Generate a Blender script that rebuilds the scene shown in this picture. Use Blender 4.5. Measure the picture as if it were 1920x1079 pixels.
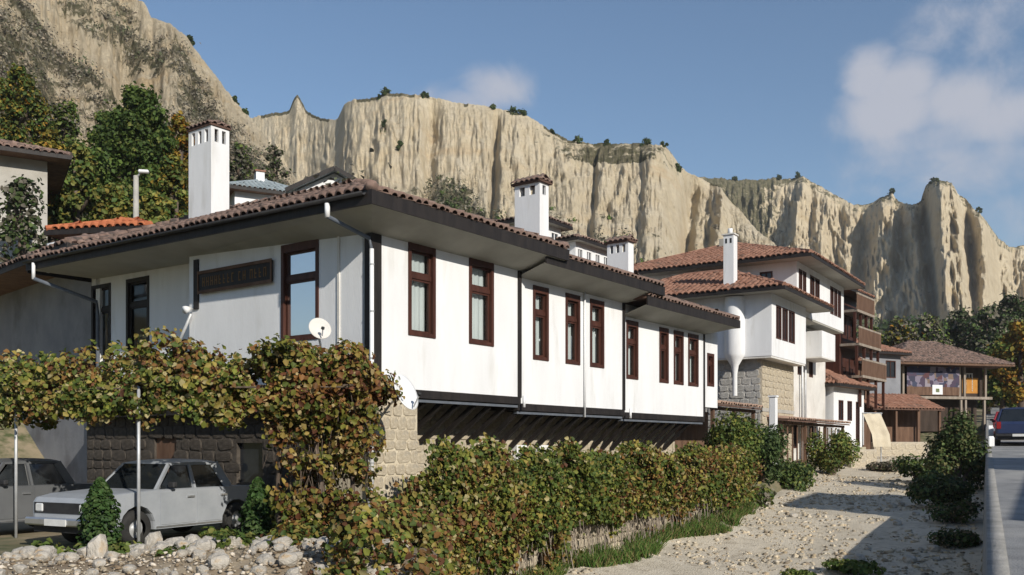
import bpy, bmesh, math, random
import numpy as np
from mathutils import Matrix, Vector

for o in list(bpy.data.objects):
    bpy.data.objects.remove(o)
scene = bpy.context.scene
col = scene.collection
random.seed(7)
RNG = np.random.default_rng(7)
R = math.radians

# ------------------------------------------------------------------ camera
F = 1750.0            # focal length in photograph pixels
HY = 835.0            # horizon row
EYE = 1.75            # eye height above the yard
cam_d = bpy.data.cameras.new("camera")
cam = bpy.data.objects.new("camera", cam_d)
col.objects.link(cam)
cam.location = (0, 0, EYE)
cam.rotation_euler = (R(90), 0, 0)
cam_d.sensor_width = 36.0
cam_d.lens = 36.0 * F / 1920.0
cam_d.shift_y = (HY - 539.5) / 1920.0
cam_d.clip_start = 0.1
cam_d.clip_end = 6000
scene.camera = cam

# ------------------------------------------------------------------ sun and sky
SUN_EL = R(27)
SUN_H = Vector((0.5376, -0.843))          # horizontal direction towards the sun
sun_d = bpy.data.lights.new("sun", 'SUN')
sun_d.energy = 5.0
sun_d.angle = R(0.55)
sun_d.color = (1.0, 0.935, 0.83)
sun = bpy.data.objects.new("sun", sun_d)
col.objects.link(sun)
sv = Vector((SUN_H.x * math.cos(SUN_EL), SUN_H.y * math.cos(SUN_EL), math.sin(SUN_EL)))
sun.rotation_euler = sv.to_track_quat('Z', 'Y').to_euler()
sun.location = (40, -60, 60)

world = bpy.data.worlds.new("World")
scene.world = world
world.use_nodes = True
wn, wl = world.node_tree.nodes, world.node_tree.links
wn.clear()


def N(nodes, kind, **kw):
    n = nodes.new(kind)
    for k, v in kw.items():
        if k.startswith('_'):
            setattr(n, k[1:], v)
        else:
            n.inputs[k.replace('__', ' ')].default_value = v
    return n


def wmath(op, a, b=None, c=None, clamp=False):
    n = wn.new('ShaderNodeMath')
    n.operation = op
    n.use_clamp = clamp
    for i, v in enumerate((a, b, c)):
        if v is None:
            continue
        if isinstance(v, (int, float)):
            n.inputs[i].default_value = v
        else:
            wl.new(v, n.inputs[i])
    return n.outputs[0]


SKY_STRENGTH = 0.112
sky = wn.new('ShaderNodeTexSky')
sky.sky_type = 'NISHITA'
sky.sun_disc = False
sky.sun_elevation = SUN_EL
sky.sun_rotation = math.atan2(SUN_H.x, SUN_H.y)
sky.altitude = 300
sky.air_density = 1.15
sky.dust_density = 0.25
sky.ozone_density = 3.2
tc = wn.new('ShaderNodeTexCoord')
sep = wn.new('ShaderNodeSeparateXYZ')
wl.new(tc.outputs['Generated'], sep.inputs[0])
az = wmath('ARCTAN2', sep.outputs[0], sep.outputs[1])
el = wmath('ARCSINE', sep.outputs[2])
# the clouds: a noise field in direction space cut by soft puffs
nz = wn.new('ShaderNodeTexNoise')
nz.inputs['Scale'].default_value = 10.0
nz.inputs['Detail'].default_value = 10.0
nz.inputs['Roughness'].default_value = 0.60
nz.inputs['Distortion'].default_value = 0.35
wl.new(tc.outputs['Generated'], nz.inputs['Vector'])
nz2 = wn.new('ShaderNodeTexNoise')
nz2.inputs['Scale'].default_value = 3.2
nz2.inputs['Detail'].default_value = 6.0
wl.new(tc.outputs['Generated'], nz2.inputs['Vector'])


def azel(px, py):
    x, z = (px - 960) / F, (HY - py) / F
    return math.atan2(x, 1), math.atan2(z, math.sqrt(1 + x * x))


puffs = [  # px, py, radius x, radius y, strength
    (1628, 140, 60, 62, 1.0), (1690, 160, 75, 55, 1.0), (1668, 210, 135, 62, .95),
    (1800, 190, 110, 60, .9), (1900, 215, 140, 62, .9), (1760, 255, 230, 55, .6),
    (2080, 210, 140, 60, .85), (2220, 150, 120, 60, .8),
    (1790, 45, 140, 62, .62), (1900, 25, 150, 85, .7), (2040, 20, 140, 70, .6),
    (930, 172, 90, 56, 1.0), (880, 192, 100, 42, .8), (700, 168, 55, 22, .25),
    (1640, 360, 85, 36, .5), (1560, 330, 60, 40, .3), (1820, 310, 260, 90, .60), (1900, 400, 220, 70, .52), (1960, 120, 160, 120, .55),
    (-300, 120, 160, 60, .8), (-520, 60, 180, 80, .8), (2700, 250, 220, 70, .8)]
msum = None
for px, py, rx, ry, st in puffs:
    a0, e0 = azel(px, py)
    dx = wmath('DIVIDE', wmath('SUBTRACT', az, a0), rx / F)
    dy = wmath('DIVIDE', wmath('SUBTRACT', el, e0), ry / F)
    d2 = wmath('ADD', wmath('MULTIPLY', dx, dx), wmath('MULTIPLY', dy, dy))
    g = wmath('MULTIPLY', wmath('EXPONENT', wmath('MULTIPLY', d2, -1.1)), st)
    msum = g if msum is None else wmath('MAXIMUM', msum, g)
gen = wmath('MULTIPLY', wmath('SUBTRACT', nz2.outputs[0], 0.60), 2.2, clamp=True)
msum = wmath('MAXIMUM', msum, wmath('MULTIPLY', gen, 0.6))
edge = wmath('ADD', msum, wmath('MULTIPLY', wmath('SUBTRACT', nz.outputs[0], 0.5), 1.75))
mr = wn.new('ShaderNodeMapRange')
mr.interpolation_type = 'SMOOTHSTEP'
wl.new(edge, mr.inputs[0])
mr.inputs[1].default_value = 0.26
mr.inputs[2].default_value = 0.98
mr.inputs[3].default_value = 0.0
mr.inputs[4].default_value = 0.85
mix = wn.new('ShaderNodeMix')
mix.data_type = 'RGBA'
wl.new(mr.outputs[0], mix.inputs[0])
wl.new(sky.outputs[0], mix.inputs[6])
cc = 0.60 / SKY_STRENGTH
mix.inputs[7].default_value = (0.90 * cc, 0.92 * cc, 1.03 * cc, 1)
bg = wn.new('ShaderNodeBackground')
bg.inputs[1].default_value = SKY_STRENGTH
wl.new(mix.outputs[2], bg.inputs[0])
wo = wn.new('ShaderNodeOutputWorld')
wl.new(bg.outputs[0], wo.inputs[0])

vs = scene.view_settings
vs.view_transform = 'Standard'
vs.look = 'None'
vs.exposure = 0.0
vs.gamma = 1.0
vs.use_curve_mapping = False
scene.render.engine = 'CYCLES'
scene.cycles.max_bounces = 5
scene.cycles.diffuse_bounces = 3
scene.cycles.glossy_bounces = 2
scene.cycles.transparent_max_bounces = 6
scene.cycles.use_denoising = True


# ------------------------------------------------------------------ helpers
def at(px, py, d):
    """World point at depth d that the photograph shows at (px, py)."""
    return Vector(((px - 960) * d / F, d, EYE + (HY - py) * d / F))


def hash2(ix, iy, s):
    h = (ix.astype(np.int64) * 374761393 + iy.astype(np.int64) * 668265263 + s * 974711) & 0xffffffff
    h = ((h ^ (h >> 13)) * 1274126177) & 0xffffffff
    h = h ^ (h >> 16)
    return (h & 0xffffff) / float(0xffffff)


def vnoise(x, y, s=0):
    x = np.asarray(x, float)
    y = np.asarray(y, float)
    ix, iy = np.floor(x), np.floor(y)
    fx, fy = x - ix, y - iy
    fx = fx * fx * (3 - 2 * fx)
    fy = fy * fy * (3 - 2 * fy)
    a, b = hash2(ix, iy, s), hash2(ix + 1, iy, s)
    c, d = hash2(ix, iy + 1, s), hash2(ix + 1, iy + 1, s)
    return (a * (1 - fx) + b * fx) * (1 - fy) + (c * (1 - fx) + d * fx) * fy


def fbm(x, y, s=0, octs=4, gain=0.5):
    t, a, n = 0, 1.0, 0
    for i in range(octs):
        t = t + a * vnoise(np.asarray(x) * 2 ** i, np.asarray(y) * 2 ** i, s + i * 17)
        n += a
        a *= gain
    return t / n


def ridged(x, y, s=0, octs=4, gain=0.55):
    t, a, n = 0, 1.0, 0
    for i in range(octs):
        v = 1 - np.abs(2 * vnoise(np.asarray(x) * 2 ** i, np.asarray(y) * 2 ** i, s + i * 31) - 1)
        t = t + a * v
        n += a
        a *= gain
    return t / n


def tag(o, label=None, cat=None, group=None, kind=None):
    if label:
        o['label'] = label
    if cat:
        o['category'] = cat
    if group:
        o['group'] = group
    if kind:
        o['kind'] = kind
    return o


def empty(name, loc=(0, 0, 0), rz=0.0, label=None, cat=None, group=None, parent=None):
    o = bpy.data.objects.new(name, None)
    col.objects.link(o)
    o.location = loc
    o.rotation_euler = (0, 0, rz)
    o.empty_display_size = 0.2
    if parent:
        o.parent = parent
    return tag(o, label, cat, group)


def linkobj(name, me, parent=None, mtx=None):
    o = bpy.data.objects.new(name, me)
    col.objects.link(o)
    if parent is not None:
        o.parent = parent
    if mtx is not None:
        o.matrix_basis = mtx
    return o


I4 = Matrix.Identity(4)


class MB:
    """Collects vertices and faces; build() links them as one mesh object."""

    def __init__(self, M=None):
        self.v, self.f = [], []
        self.M = M.copy() if M is not None else I4.copy()

    def add(self, vs, fs, M=None):
        T = self.M @ M if M is not None else self.M
        k = len(self.v)
        self.v += [tuple(T @ Vector(p)) for p in vs]
        self.f += [tuple(i + k for i in f) for f in fs]
        return self

    def box(self, x0, x1, y0, y1, z0, z1, M=None, bev=0.0):
        if bev <= 0:
            vs = [(x0, y0, z0), (x1, y0, z0), (x1, y1, z0), (x0, y1, z0),
                  (x0, y0, z1), (x1, y0, z1), (x1, y1, z1), (x0, y1, z1)]
            fs = [(0, 3, 2, 1), (4, 5, 6, 7), (0, 1, 5, 4), (1, 2, 6, 5), (2, 3, 7, 6), (3, 0, 4, 7)]
            return self.add(vs, fs, M)
        b = bev
        vs, fs = [], []
        for (z, i) in ((z0, b), (z0 + b, 0), (z1 - b, 0), (z1, b)):
            X0, X1, Y0, Y1 = x0 + i, x1 - i, y0 + i, y1 - i
            if i == 0:
                vs += [(X0 + b, Y0, z), (X1 - b, Y0, z), (X1, Y0 + b, z), (X1, Y1 - b, z),
                       (X1 - b, Y1, z), (X0 + b, Y1, z), (X0, Y1 - b, z), (X0, Y0 + b, z)]
            else:
                e = b * 0.2
                vs += [(X0 + e, Y0, z), (X1 - e, Y0, z), (X1, Y0 + e, z), (X1, Y1 - e, z),
                       (X1 - e, Y1, z), (X0 + e, Y1, z), (X0, Y1 - e, z), (X0, Y0 + e, z)]
        for r in range(3):
            for j in range(8):
                fs.append((r * 8 + j, r * 8 + (j + 1) % 8, r * 8 + 8 + (j + 1) % 8, r * 8 + 8 + j))
        fs.append(tuple(range(7, -1, -1)))
        fs.append(tuple(range(24, 32)))
        return self.add(vs, fs, M)

    def quad(self, a, b, c, d, M=None):
        return self.add([a, b, c, d], [(0, 1, 2, 3)], M)

    def slab(self, pts, n, t):
        """A thick sheet: polygon pts pushed by thickness t along n."""
        n = Vector(n).normalized() * t
        k = len(pts)
        vs = [Vector(p) for p in pts] + [Vector(p) + n for p in pts]
        fs = [tuple(range(k - 1, -1, -1)), tuple(range(k, 2 * k))]
        fs += [(i, (i + 1) % k, k + (i + 1) % k, k + i) for i in range(k)]
        return self.add(vs, fs)

    def tube(self, pts, rad, seg=8, cap=True, M=None):
        pts = [Vector(p) for p in pts]
        if isinstance(rad, (int, float)):
            rad = [rad] * len(pts)
        vs, fs = [], []
        up = Vector((0, 0, 1))
        for i, p in enumerate(pts):
            d = (pts[min(i + 1, len(pts) - 1)] - pts[max(i - 1, 0)])
            d = d.normalized() if d.length > 1e-9 else Vector((0, 0, 1))
            a = d.cross(up)
            if a.length < 0.05:
                a = d.cross(Vector((1, 0, 0)))
            a.normalize()
            b = d.cross(a).normalized()
            for s in range(seg):
                t = 2 * math.pi * s / seg
                vs.append(p + (a * math.cos(t) + b * math.sin(t)) * rad[i])
        for i in range(len(pts) - 1):
            for s in range(seg):
                fs.append((i * seg + s, i * seg + (s + 1) % seg, (i + 1) * seg + (s + 1) % seg, (i + 1) * seg + s))
        if cap:
            fs.append(tuple(range(seg - 1, -1, -1)))
            fs.append(tuple(range((len(pts) - 1) * seg, len(pts) * seg)))
        return self.add(vs, fs, M)

    def bar(self, p, q, w, h, M=None):
        """A square timber from p to q."""
        p, q = Vector(p), Vector(q)
        d = (q - p).normalized()
        a = d.cross(Vector((0, 0, 1)))
        if a.length < 0.05:
            a = Vector((1, 0, 0))
        a.normalize()
        b = a.cross(d).normalized()
        a, b = a * w / 2, b * h / 2
        vs = [p - a - b, p + a - b, p + a + b, p - a + b, q - a - b, q + a - b, q + a + b, q - a + b]
        fs = [(0, 1, 2, 3), (7, 6, 5, 4), (0, 4, 5, 1), (1, 5, 6, 2), (2, 6, 7, 3), (3, 7, 4, 0)]
        return self.add(vs, fs, M)

    def prism(self, poly, y0, y1, M=None):
        """Polygon in x-z pushed from y0 to y1."""
        k = len(poly)
        vs = [(p[0], y0, p[1]) for p in poly] + [(p[0], y1, p[1]) for p in poly]
        fs = [tuple(range(k)), tuple(range(2 * k - 1, k - 1, -1))]
        fs += [((i + 1) % k, i, k + i, k + (i + 1) % k) for i in range(k)]
        return self.add(vs, fs, M)

    def mesh(self, name, mat=None, smooth=False):
        me = bpy.data.meshes.new(name)
        me.from_pydata(self.v, [], self.f)
        bm = bmesh.new()
        bm.from_mesh(me)
        bmesh.ops.recalc_face_normals(bm, faces=bm.faces)
        bm.to_mesh(me)
        bm.free()
        if mat:
            me.materials.append(mat)
        if smooth:
            me.polygons.foreach_set('use_smooth', [True] * len(me.polygons))
        me.update()
        return me

    def build(self, name, mat=None, parent=None, smooth=False):
        return linkobj(name, self.mesh(name, mat, smooth), parent)


def np_mesh(name, V, Fq, mat=None, colr=None, smooth=False):
    """Mesh from arrays; colr = one colour for each vertex."""
    V = np.asarray(V, np.float32)
    Fq = np.asarray(Fq, np.int32)
    me = bpy.data.meshes.new(name)
    me.vertices.add(len(V))
    me.vertices.foreach_set('co', V.ravel())
    nf, k = Fq.shape
    me.loops.add(nf * k)
    me.loops.foreach_set('vertex_index', Fq.ravel())
    me.polygons.add(nf)
    me.polygons.foreach_set('loop_start', np.arange(0, nf * k, k, dtype=np.int32))
    me.polygons.foreach_set('loop_total', np.full(nf, k, np.int32))
    if smooth:
        me.polygons.foreach_set('use_smooth', np.ones(nf, bool))
    me.update(calc_edges=True)
    if colr is not None:
        ca = me.color_attributes.new('tint', 'FLOAT_COLOR', 'POINT')
        c4 = np.ones((len(V), 4), np.float32)
        c4[:, :3] = colr
        ca.data.foreach_set('color', c4.ravel())
    if mat:
        me.materials.append(mat)
    return me


def grid_faces(nr, nc):
    i, j = np.meshgrid(np.arange(nr - 1), np.arange(nc - 1), indexing='ij')
    a = (i * nc + j).ravel()
    return np.stack([a, a + 1, a + nc + 1, a + nc], 1)


# ------------------------------------------------------------------ materials
def new_mat(name):
    m = bpy.data.materials.new(name)
    m.use_nodes = True
    nt = m.node_tree
    p = nt.nodes['Principled BSDF']
    return m, nt, p


def mat(name, c1, c2=None, scale=4.0, rough=0.8, bump=0.0, bscale=None, spec=0.3, metal=0.0,
        stretch=(1, 1, 1), detail=6.0, contrast=(0.35, 0.65), coords='Object', c3=None, c3scale=0.7, c3cut=(0.55, 0.7)):
    m, nt, p = new_mat(name)
    nd, lk = nt.nodes, nt.links
    p.inputs['Roughness'].default_value = rough
    p.inputs['Specular IOR Level'].default_value = spec
    p.inputs['Metallic'].default_value = metal
    p.inputs['Base Color'].default_value = (*c1, 1)
    if c2 is None:
        return m
    tcn = nd.new('ShaderNodeTexCoord')
    mp = nd.new('ShaderNodeMapping')
    mp.inputs['Scale'].default_value = stretch
    lk.new(tcn.outputs[coords], mp.inputs[0])
    n1 = nd.new('ShaderNodeTexNoise')
    n1.inputs['Scale'].default_value = scale
    n1.inputs['Detail'].default_value = detail
    n1.inputs['Roughness'].default_value = 0.6
    lk.new(mp.outputs[0], n1.inputs['Vector'])
    mrn = nd.new('ShaderNodeMapRange')
    mrn.inputs[1].default_value, mrn.inputs[2].default_value = contrast
    lk.new(n1.outputs[0], mrn.inputs[0])
    mx = nd.new('ShaderNodeMix')
    mx.data_type = 'RGBA'
    mx.inputs[6].default_value = (*c1, 1)
    mx.inputs[7].default_value = (*c2, 1)
    lk.new(mrn.outputs[0], mx.inputs[0])
    out = mx.outputs[2]
    if c3 is not None:
        n3 = nd.new('ShaderNodeTexNoise')
        n3.inputs['Scale'].default_value = c3scale
        n3.inputs['Detail'].default_value = 5
        lk.new(mp.outputs[0], n3.inputs['Vector'])
        m3 = nd.new('ShaderNodeMapRange')
        m3.inputs[1].default_value, m3.inputs[2].default_value = c3cut
        lk.new(n3.outputs[0], m3.inputs[0])
        mx3 = nd.new('ShaderNodeMix')
        mx3.data_type = 'RGBA'
        mx3.inputs[7].default_value = (*c3, 1)
        lk.new(out, mx3.inputs[6])
        lk.new(m3.outputs[0], mx3.inputs[0])
        out = mx3.outputs[2]
    lk.new(out, p.inputs['Base Color'])
    if bump > 0:
        n2 = nd.new('ShaderNodeTexNoise')
        n2.inputs['Scale'].default_value = bscale or scale * 3
        n2.inputs['Detail'].default_value = 5
        lk.new(mp.outputs[0], n2.inputs['Vector'])
        b = nd.new('ShaderNodeBump')
        b.inputs['Strength'].default_value = bump
        b.inputs['Distance'].default_value = 0.05
        lk.new(n2.outputs[0], b.inputs['Height'])
        lk.new(b.outputs[0], p.inputs['Normal'])
    return m


def tint_mat(name, rough=0.7, trans=0.0, noise=0.25, nscale=3.0, spec=0.25, bump=0.0, bscale=6.0):
    """Base colour from the mesh's own tint, broken up by noise."""
    m, nt, p = new_mat(name)
    nd, lk = nt.nodes, nt.links
    at_ = nd.new('ShaderNodeAttribute')
    at_.attribute_name = 'tint'
    tcn = nd.new('ShaderNodeTexCoord')
    n1 = nd.new('ShaderNodeTexNoise')
    n1.inputs['Scale'].default_value = nscale
    n1.inputs['Detail'].default_value = 5
    lk.new(tcn.outputs['Object'], n1.inputs['Vector'])
    mrn = nd.new('ShaderNodeMapRange')
    mrn.inputs[1].default_value, mrn.inputs[2].default_value = 0.25, 0.75
    mrn.inputs[3].default_value, mrn.inputs[4].default_value = 1 - noise, 1 + noise
    lk.new(n1.outputs[0], mrn.inputs[0])
    vm = nd.new('ShaderNodeVectorMath')
    vm.operation = 'SCALE'
    lk.new(at_.outputs['Color'], vm.inputs[0])
    lk.new(mrn.outputs[0], vm.inputs['Scale'])
    lk.new(vm.outputs[0], p.inputs['Base Color'])
    p.inputs['Roughness'].default_value = rough
    p.inputs['Specular IOR Level'].default_value = spec
    if bump > 0:
        n2 = nd.new('ShaderNodeTexNoise')
        n2.inputs['Scale'].default_value = bscale
        n2.inputs['Detail'].default_value = 6
        lk.new(tcn.outputs['Object'], n2.inputs['Vector'])
        b = nd.new('ShaderNodeBump')
        b.inputs['Strength'].default_value = bump
        b.inputs['Distance'].default_value = 0.2
        lk.new(n2.outputs[0], b.inputs['Height'])
        lk.new(b.outputs[0], p.inputs['Normal'])
    if trans > 0:
        t = nd.new('ShaderNodeBsdfTranslucent')
        lk.new(vm.outputs[0], t.inputs['Color'])
        ms = nd.new('ShaderNodeMixShader')
        ms.inputs[0].default_value = trans
        lk.new(p.outputs[0], ms.inputs[1])
        lk.new(t.outputs[0], ms.inputs[2])
        lk.new(ms.outputs[0], nd['Material Output'].inputs['Surface'])
    return m


M = {}
M['plaster'] = mat('white_plaster', (.72, .725, .73), (.80, .805, .81), 1.6, .85, .10, 30, stretch=(1, 1, .22), c3=(.58, .57, .54), c3scale=2.2, c3cut=(.58, .82))
M['plaster_dull'] = mat('weathered_plaster', (.62, .60, .56), (.72, .70, .66), 1.1, .9, .15, 14, c3=(.48, .45, .40), c3scale=.8, c3cut=(.52, .8))
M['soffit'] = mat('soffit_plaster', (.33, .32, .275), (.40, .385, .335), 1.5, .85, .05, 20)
M['black_wood'] = mat('black_stained_wood', (.014, .012, .012), (.028, .023, .021), 5, .6, .2, 18, stretch=(1, 1, .2))
M['brown_wood'] = mat('reddish_brown_wood', (.048, .018, .012), (.080, .030, .020), 6, .5, .15, 20, stretch=(1, 1, .15))
M['old_wood'] = mat('weathered_brown_wood', (.10, .055, .035), (.17, .10, .065), 4, .8, .3, 18, stretch=(1, 1, .2))
M['grey_wood'] = mat('weathered_grey_wood', (.22, .18, .14), (.34, .29, .24), 4, .85, .3, 18, stretch=(1, 1, .2))
M['tile'] = mat('brown_clay_tile', (.14, .092, .074), (.275, .19, .155), 4.5, .9, .2, 14, c3=(.085, .068, .06), c3scale=3.6, c3cut=(.50, .62), coords='Object')
M['tile_red'] = mat('orange_clay_tile', (.34, .10, .045), (.46, .16, .07), 2.0, .8, .2, 12)
M['tile_mid'] = mat('red_brown_clay_tile', (.20, .095, .062), (.31, .17, .12), 3.0, .9, .2, 12, c3=(.13, .085, .065), c3scale=1.6)
M['tile_pale'] = mat('dusty_clay_tile', (.26, .165, .12), (.36, .25, .19), 1.2, .85, .2, 12, c3=(.17, .11, .085), c3scale=.6)
M['render_grey'] = mat('grey_render', (.36, .34, .30), (.46, .44, .40), 1.2, .9, .2, 12, c3=(.28, .26, .23), c3scale=.7)
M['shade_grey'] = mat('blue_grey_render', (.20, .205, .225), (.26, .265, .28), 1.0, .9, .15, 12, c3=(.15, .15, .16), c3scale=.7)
M['stone_dark'] = mat('dark_wall_stone', (.055, .046, .038), (.10, .085, .07), 3.2, .9, .5, 16)  # darkest wall stone, for the left ground-floor wall
M['deck'] = mat('roof_boarding', (.10, .06, .045), (.14, .08, .06), 3, .9)
M['slate'] = mat('grey_metal_roof', (.20, .24, .26), (.28, .32, .34), 1, .5, .05, 6)
M['curtain'] = mat('white_curtain', (.72, .74, .74), (.84, .85, .85), 9, .9, .3, 12, stretch=(1, 1, .05))
M['room'] = mat('dim_room', (.06, .05, .045), (.09, .075, .06), 1, .9)
M['metal'] = mat('galvanised_metal', (.42, .43, .44), (.52, .53, .54), 6, .45, .05, 20, metal=.3)
M['white_metal'] = mat('white_painted_metal', (.74, .75, .76), (.82, .82, .82), 5, .45, .03, 20)
M['grey_metal'] = mat('grey_painted_metal', (.10, .115, .14), (.14, .155, .18), 5, .5, .03, 20)
M['stone'] = mat('beige_wall_stone', (.40, .34, .25), (.56, .49, .37), 3.5, .9, .5, 16, c3=(.30, .27, .22), c3scale=1.4)
M['stone_grey'] = mat('grey_wall_stone', (.34, .33, .31), (.50, .48, .45), 3.2, .9, .5, 16, c3=(.25, .25, .24), c3scale=1.3)
M['mortar'] = mat('lime_mortar', (.40, .35, .27), (.50, .44, .35), 5, .95, .4, 18)
M['render_beige'] = mat('beige_render', (.52, .45, .33), (.62, .55, .42), 1.6, .9, .3, 14, c3=(.42, .36, .27), c3scale=1.0)
M['rock'] = mat('pale_limestone', (.36, .33, .28), (.54, .50, .44), 4, .9, .6, 14, c3=(.42, .30, .17), c3scale=1.8, c3cut=(.55, .7))
M['dirt'] = mat('dry_soil', (.20, .15, .10), (.33, .27, .19), 2.2, .95, .5, 12)
M['rubber'] = mat('tyre_rubber', (.02, .02, .02), (.035, .034, .032), 8, .85)
M['chrome'] = mat('dull_chrome', (.55, .56, .57), (.62, .63, .64), 8, .3, metal=.8)
M['black_plastic'] = mat('black_trim', (.02, .02, .022), (.035, .035, .036), 8, .6)
M['paint_silver'] = mat('silver_blue_car_paint', (.29, .31, .335), (.35, .37, .395), 2.5, .40, spec=.5)
M['paint_dark'] = mat('dark_grey_car_paint', (.10, .105, .11), (.13, .135, .14), 1.5, .35, spec=.5)
M['paint_blue'] = mat('navy_car_paint', (.020, .032, .085), (.028, .042, .10), 1.5, .3, spec=.5)
M['paint_red'] = mat('red_car_paint', (.26, .035, .05), (.32, .05, .06), 1.5, .35, spec=.5)
M['lamp_red'] = mat('red_lamp_lens', (.25, .01, .01), (.3, .015, .015), 9, .25, spec=.5)
M['lamp_clear'] = mat('clear_lamp_lens', (.55, .56, .55), (.65, .65, .64), 9, .2, spec=.5)
M['plate'] = mat('licence_plate_white', (.62, .62, .60), (.70, .70, .68), 9, .5)
M['gold'] = mat('worn_bronze_letters', (.16, .08, .025), (.22, .12, .035), 9, .6)
M['asphalt'] = mat('worn_asphalt', (.20, .20, .20), (.29, .29, .285), 1.4, .9, .35, 40, c3=(.36, .35, .33), c3scale=.5, c3cut=(.5, .7))
M['concrete'] = mat('rough_concrete', (.33, .32, .29), (.45, .43, .39), 2, .9, .35, 20)
M['bark'] = mat('tree_bark', (.08, .06, .045), (.15, .115, .09), 5, .95, .6, 14, stretch=(1, 1, .25))
M['leaf'] = tint_mat('leaf', .6, .28, .3, 2.0)
M['leaf_far'] = tint_mat('leaf_far', .8, .15, .3, .35)
M['tinted_stone'] = tint_mat('river_stone', .9, 0, .25, 9.0, .2, .4, 20)
M['grass_blade'] = tint_mat('grass_blade', .7, .2, .2, 3.0)


def glass_mat(name, c=(.03, .04, .05), rough=.06):
    m, nt, p = new_mat(name)
    nd, lk = nt.nodes, nt.links
    g = nd.new('ShaderNodeBsdfGlossy')
    g.inputs['Roughness'].default_value = rough
    t = nd.new('ShaderNodeBsdfTransparent')
    t.inputs['Color'].default_value = (.72, .76, .76, 1)
    fr = nd.new('ShaderNodeFresnel')
    fr.inputs['IOR'].default_value = 1.5
    ms = nd.new('ShaderNodeMixShader')
    lk.new(fr.outputs[0], ms.inputs[0])
    lk.new(t.outputs[0], ms.inputs[1])
    lk.new(g.outputs[0], ms.inputs[2])
    lk.new(ms.outputs[0], nd['Material Output'].inputs['Surface'])
    return m


M['glass'] = glass_mat('window_glass')
M['car_glass'] = mat('dark_car_glass', (.012, .015, .017), (.018, .021, .023), 2, .08, spec=.6)
M['dark_glass'] = mat('dark_window_glass', (.02, .024, .03), (.03, .035, .042), 2, .1, spec=.6)


# ------------------------------------------------------------------ leaves
def leaf_mesh(name, pts, size, cols, nrm=None, matr=None, jit=0.55, fold=0.25):
    """One mesh of many small folded leaves at pts; cols one colour each."""
    pts = np.asarray(pts, float)
    n = len(pts)
    s = np.asarray(size, float) * np.ones(n) * RNG.uniform(1 - jit, 1 + jit, n)
    if nrm is None:
        nrm = RNG.normal(size=(n, 3))
        nrm[:, 2] += 0.4
    else:
        nrm = np.asarray(nrm, float) + RNG.normal(size=(n, 3)) * 0.55
    nrm /= np.linalg.norm(nrm, axis=1)[:, None] + 1e-9
    t = np.cross(nrm, RNG.normal(size=(n, 3)))
    t /= np.linalg.norm(t, axis=1)[:, None] + 1e-9
    b = np.cross(nrm, t)
    s = s[:, None]
    V = np.empty((n, 6, 3))
    V[:, 0] = pts - t * s * 0.55
    V[:, 1] = pts - b * s * 0.46 - t * s * .1 + nrm * s * fold
    V[:, 2] = pts - b * s * 0.28 + t * s * .38 + nrm * s * fold * .6
    V[:, 3] = pts + t * s * 0.62
    V[:, 4] = pts + b * s * 0.28 + t * s * .38 + nrm * s * fold * .6
    V[:, 5] = pts + b * s * 0.46 - t * s * .1 + nrm * s * fold
    k = np.arange(n)[:, None] * 6
    Fq = np.concatenate([k + np.array([[0, 1, 2, 3]]), k + np.array([[0, 3, 4, 5]])], 0)
    C = np.repeat(np.asarray(cols, float)[:, None, :], 6, 1)
    return np_mesh(name, V.reshape(-1, 3), Fq, matr or M['leaf'], C.reshape(-1, 3))


def pick_cols(n, palette, weights, var=0.22):
    p = np.asarray(palette, float)
    w = np.asarray(weights, float)
    i = RNG.choice(len(p), n, p=w / w.sum())
    return p[i] * RNG.uniform(1 - var, 1 + var, (n, 1))


VINE = [(.075, .110, .022), (.165, .180, .032), (.27, .215, .055), (.20, .105, .032), (.115, .048, .022), (.36, .31, .15)]
def patch_cols(p, ax, sets, freq, seed):
    """Leaf colours that gather in patches: each patch has its own mix."""
    p = np.asarray(p)
    s = fbm(p[:, ax] * freq + 3.3, p[:, 2] * freq * 1.3 + p[:, 1] * .4, seed, 3) + RNG.normal(size=len(p)) * .035
    cut = np.quantile(s, np.linspace(0, 1, len(sets) + 1)[1:-1])
    g = np.digitize(s, cut)
    out = np.zeros((len(p), 3))
    for k_, w_ in enumerate(sets):
        m_ = g == k_
        out[m_] = pick_cols(int(m_.sum()), VINE, w_, .3)
    return out


GREEN = [(.062, .105, .024), (.095, .145, .03), (.14, .175, .04), (.19, .195, .05)]
DARKG = [(.038, .066, .022), (.058, .094, .028), (.085, .12, .038)]
AUTUMN = [(.09, .11, .025), (.20, .17, .03), (.30, .20, .03), (.33, .15, .02)]
SCRUB = [(.16, .145, .11), (.20, .18, .14), (.12, .115, .075), (.10, .115, .06), (.24, .20, .15)]


def blob_points(c, r, n, shell=0.55):
    """Points through an ellipsoid, denser near its surface."""
    d = RNG.normal(size=(n, 3))
    d /= np.linalg.norm(d, axis=1)[:, None]
    rr = (shell + (1 - shell) * RNG.random(n)) ** 0.6
    return np.asarray(c) + d * rr[:, None] * np.asarray(r), d


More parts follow.
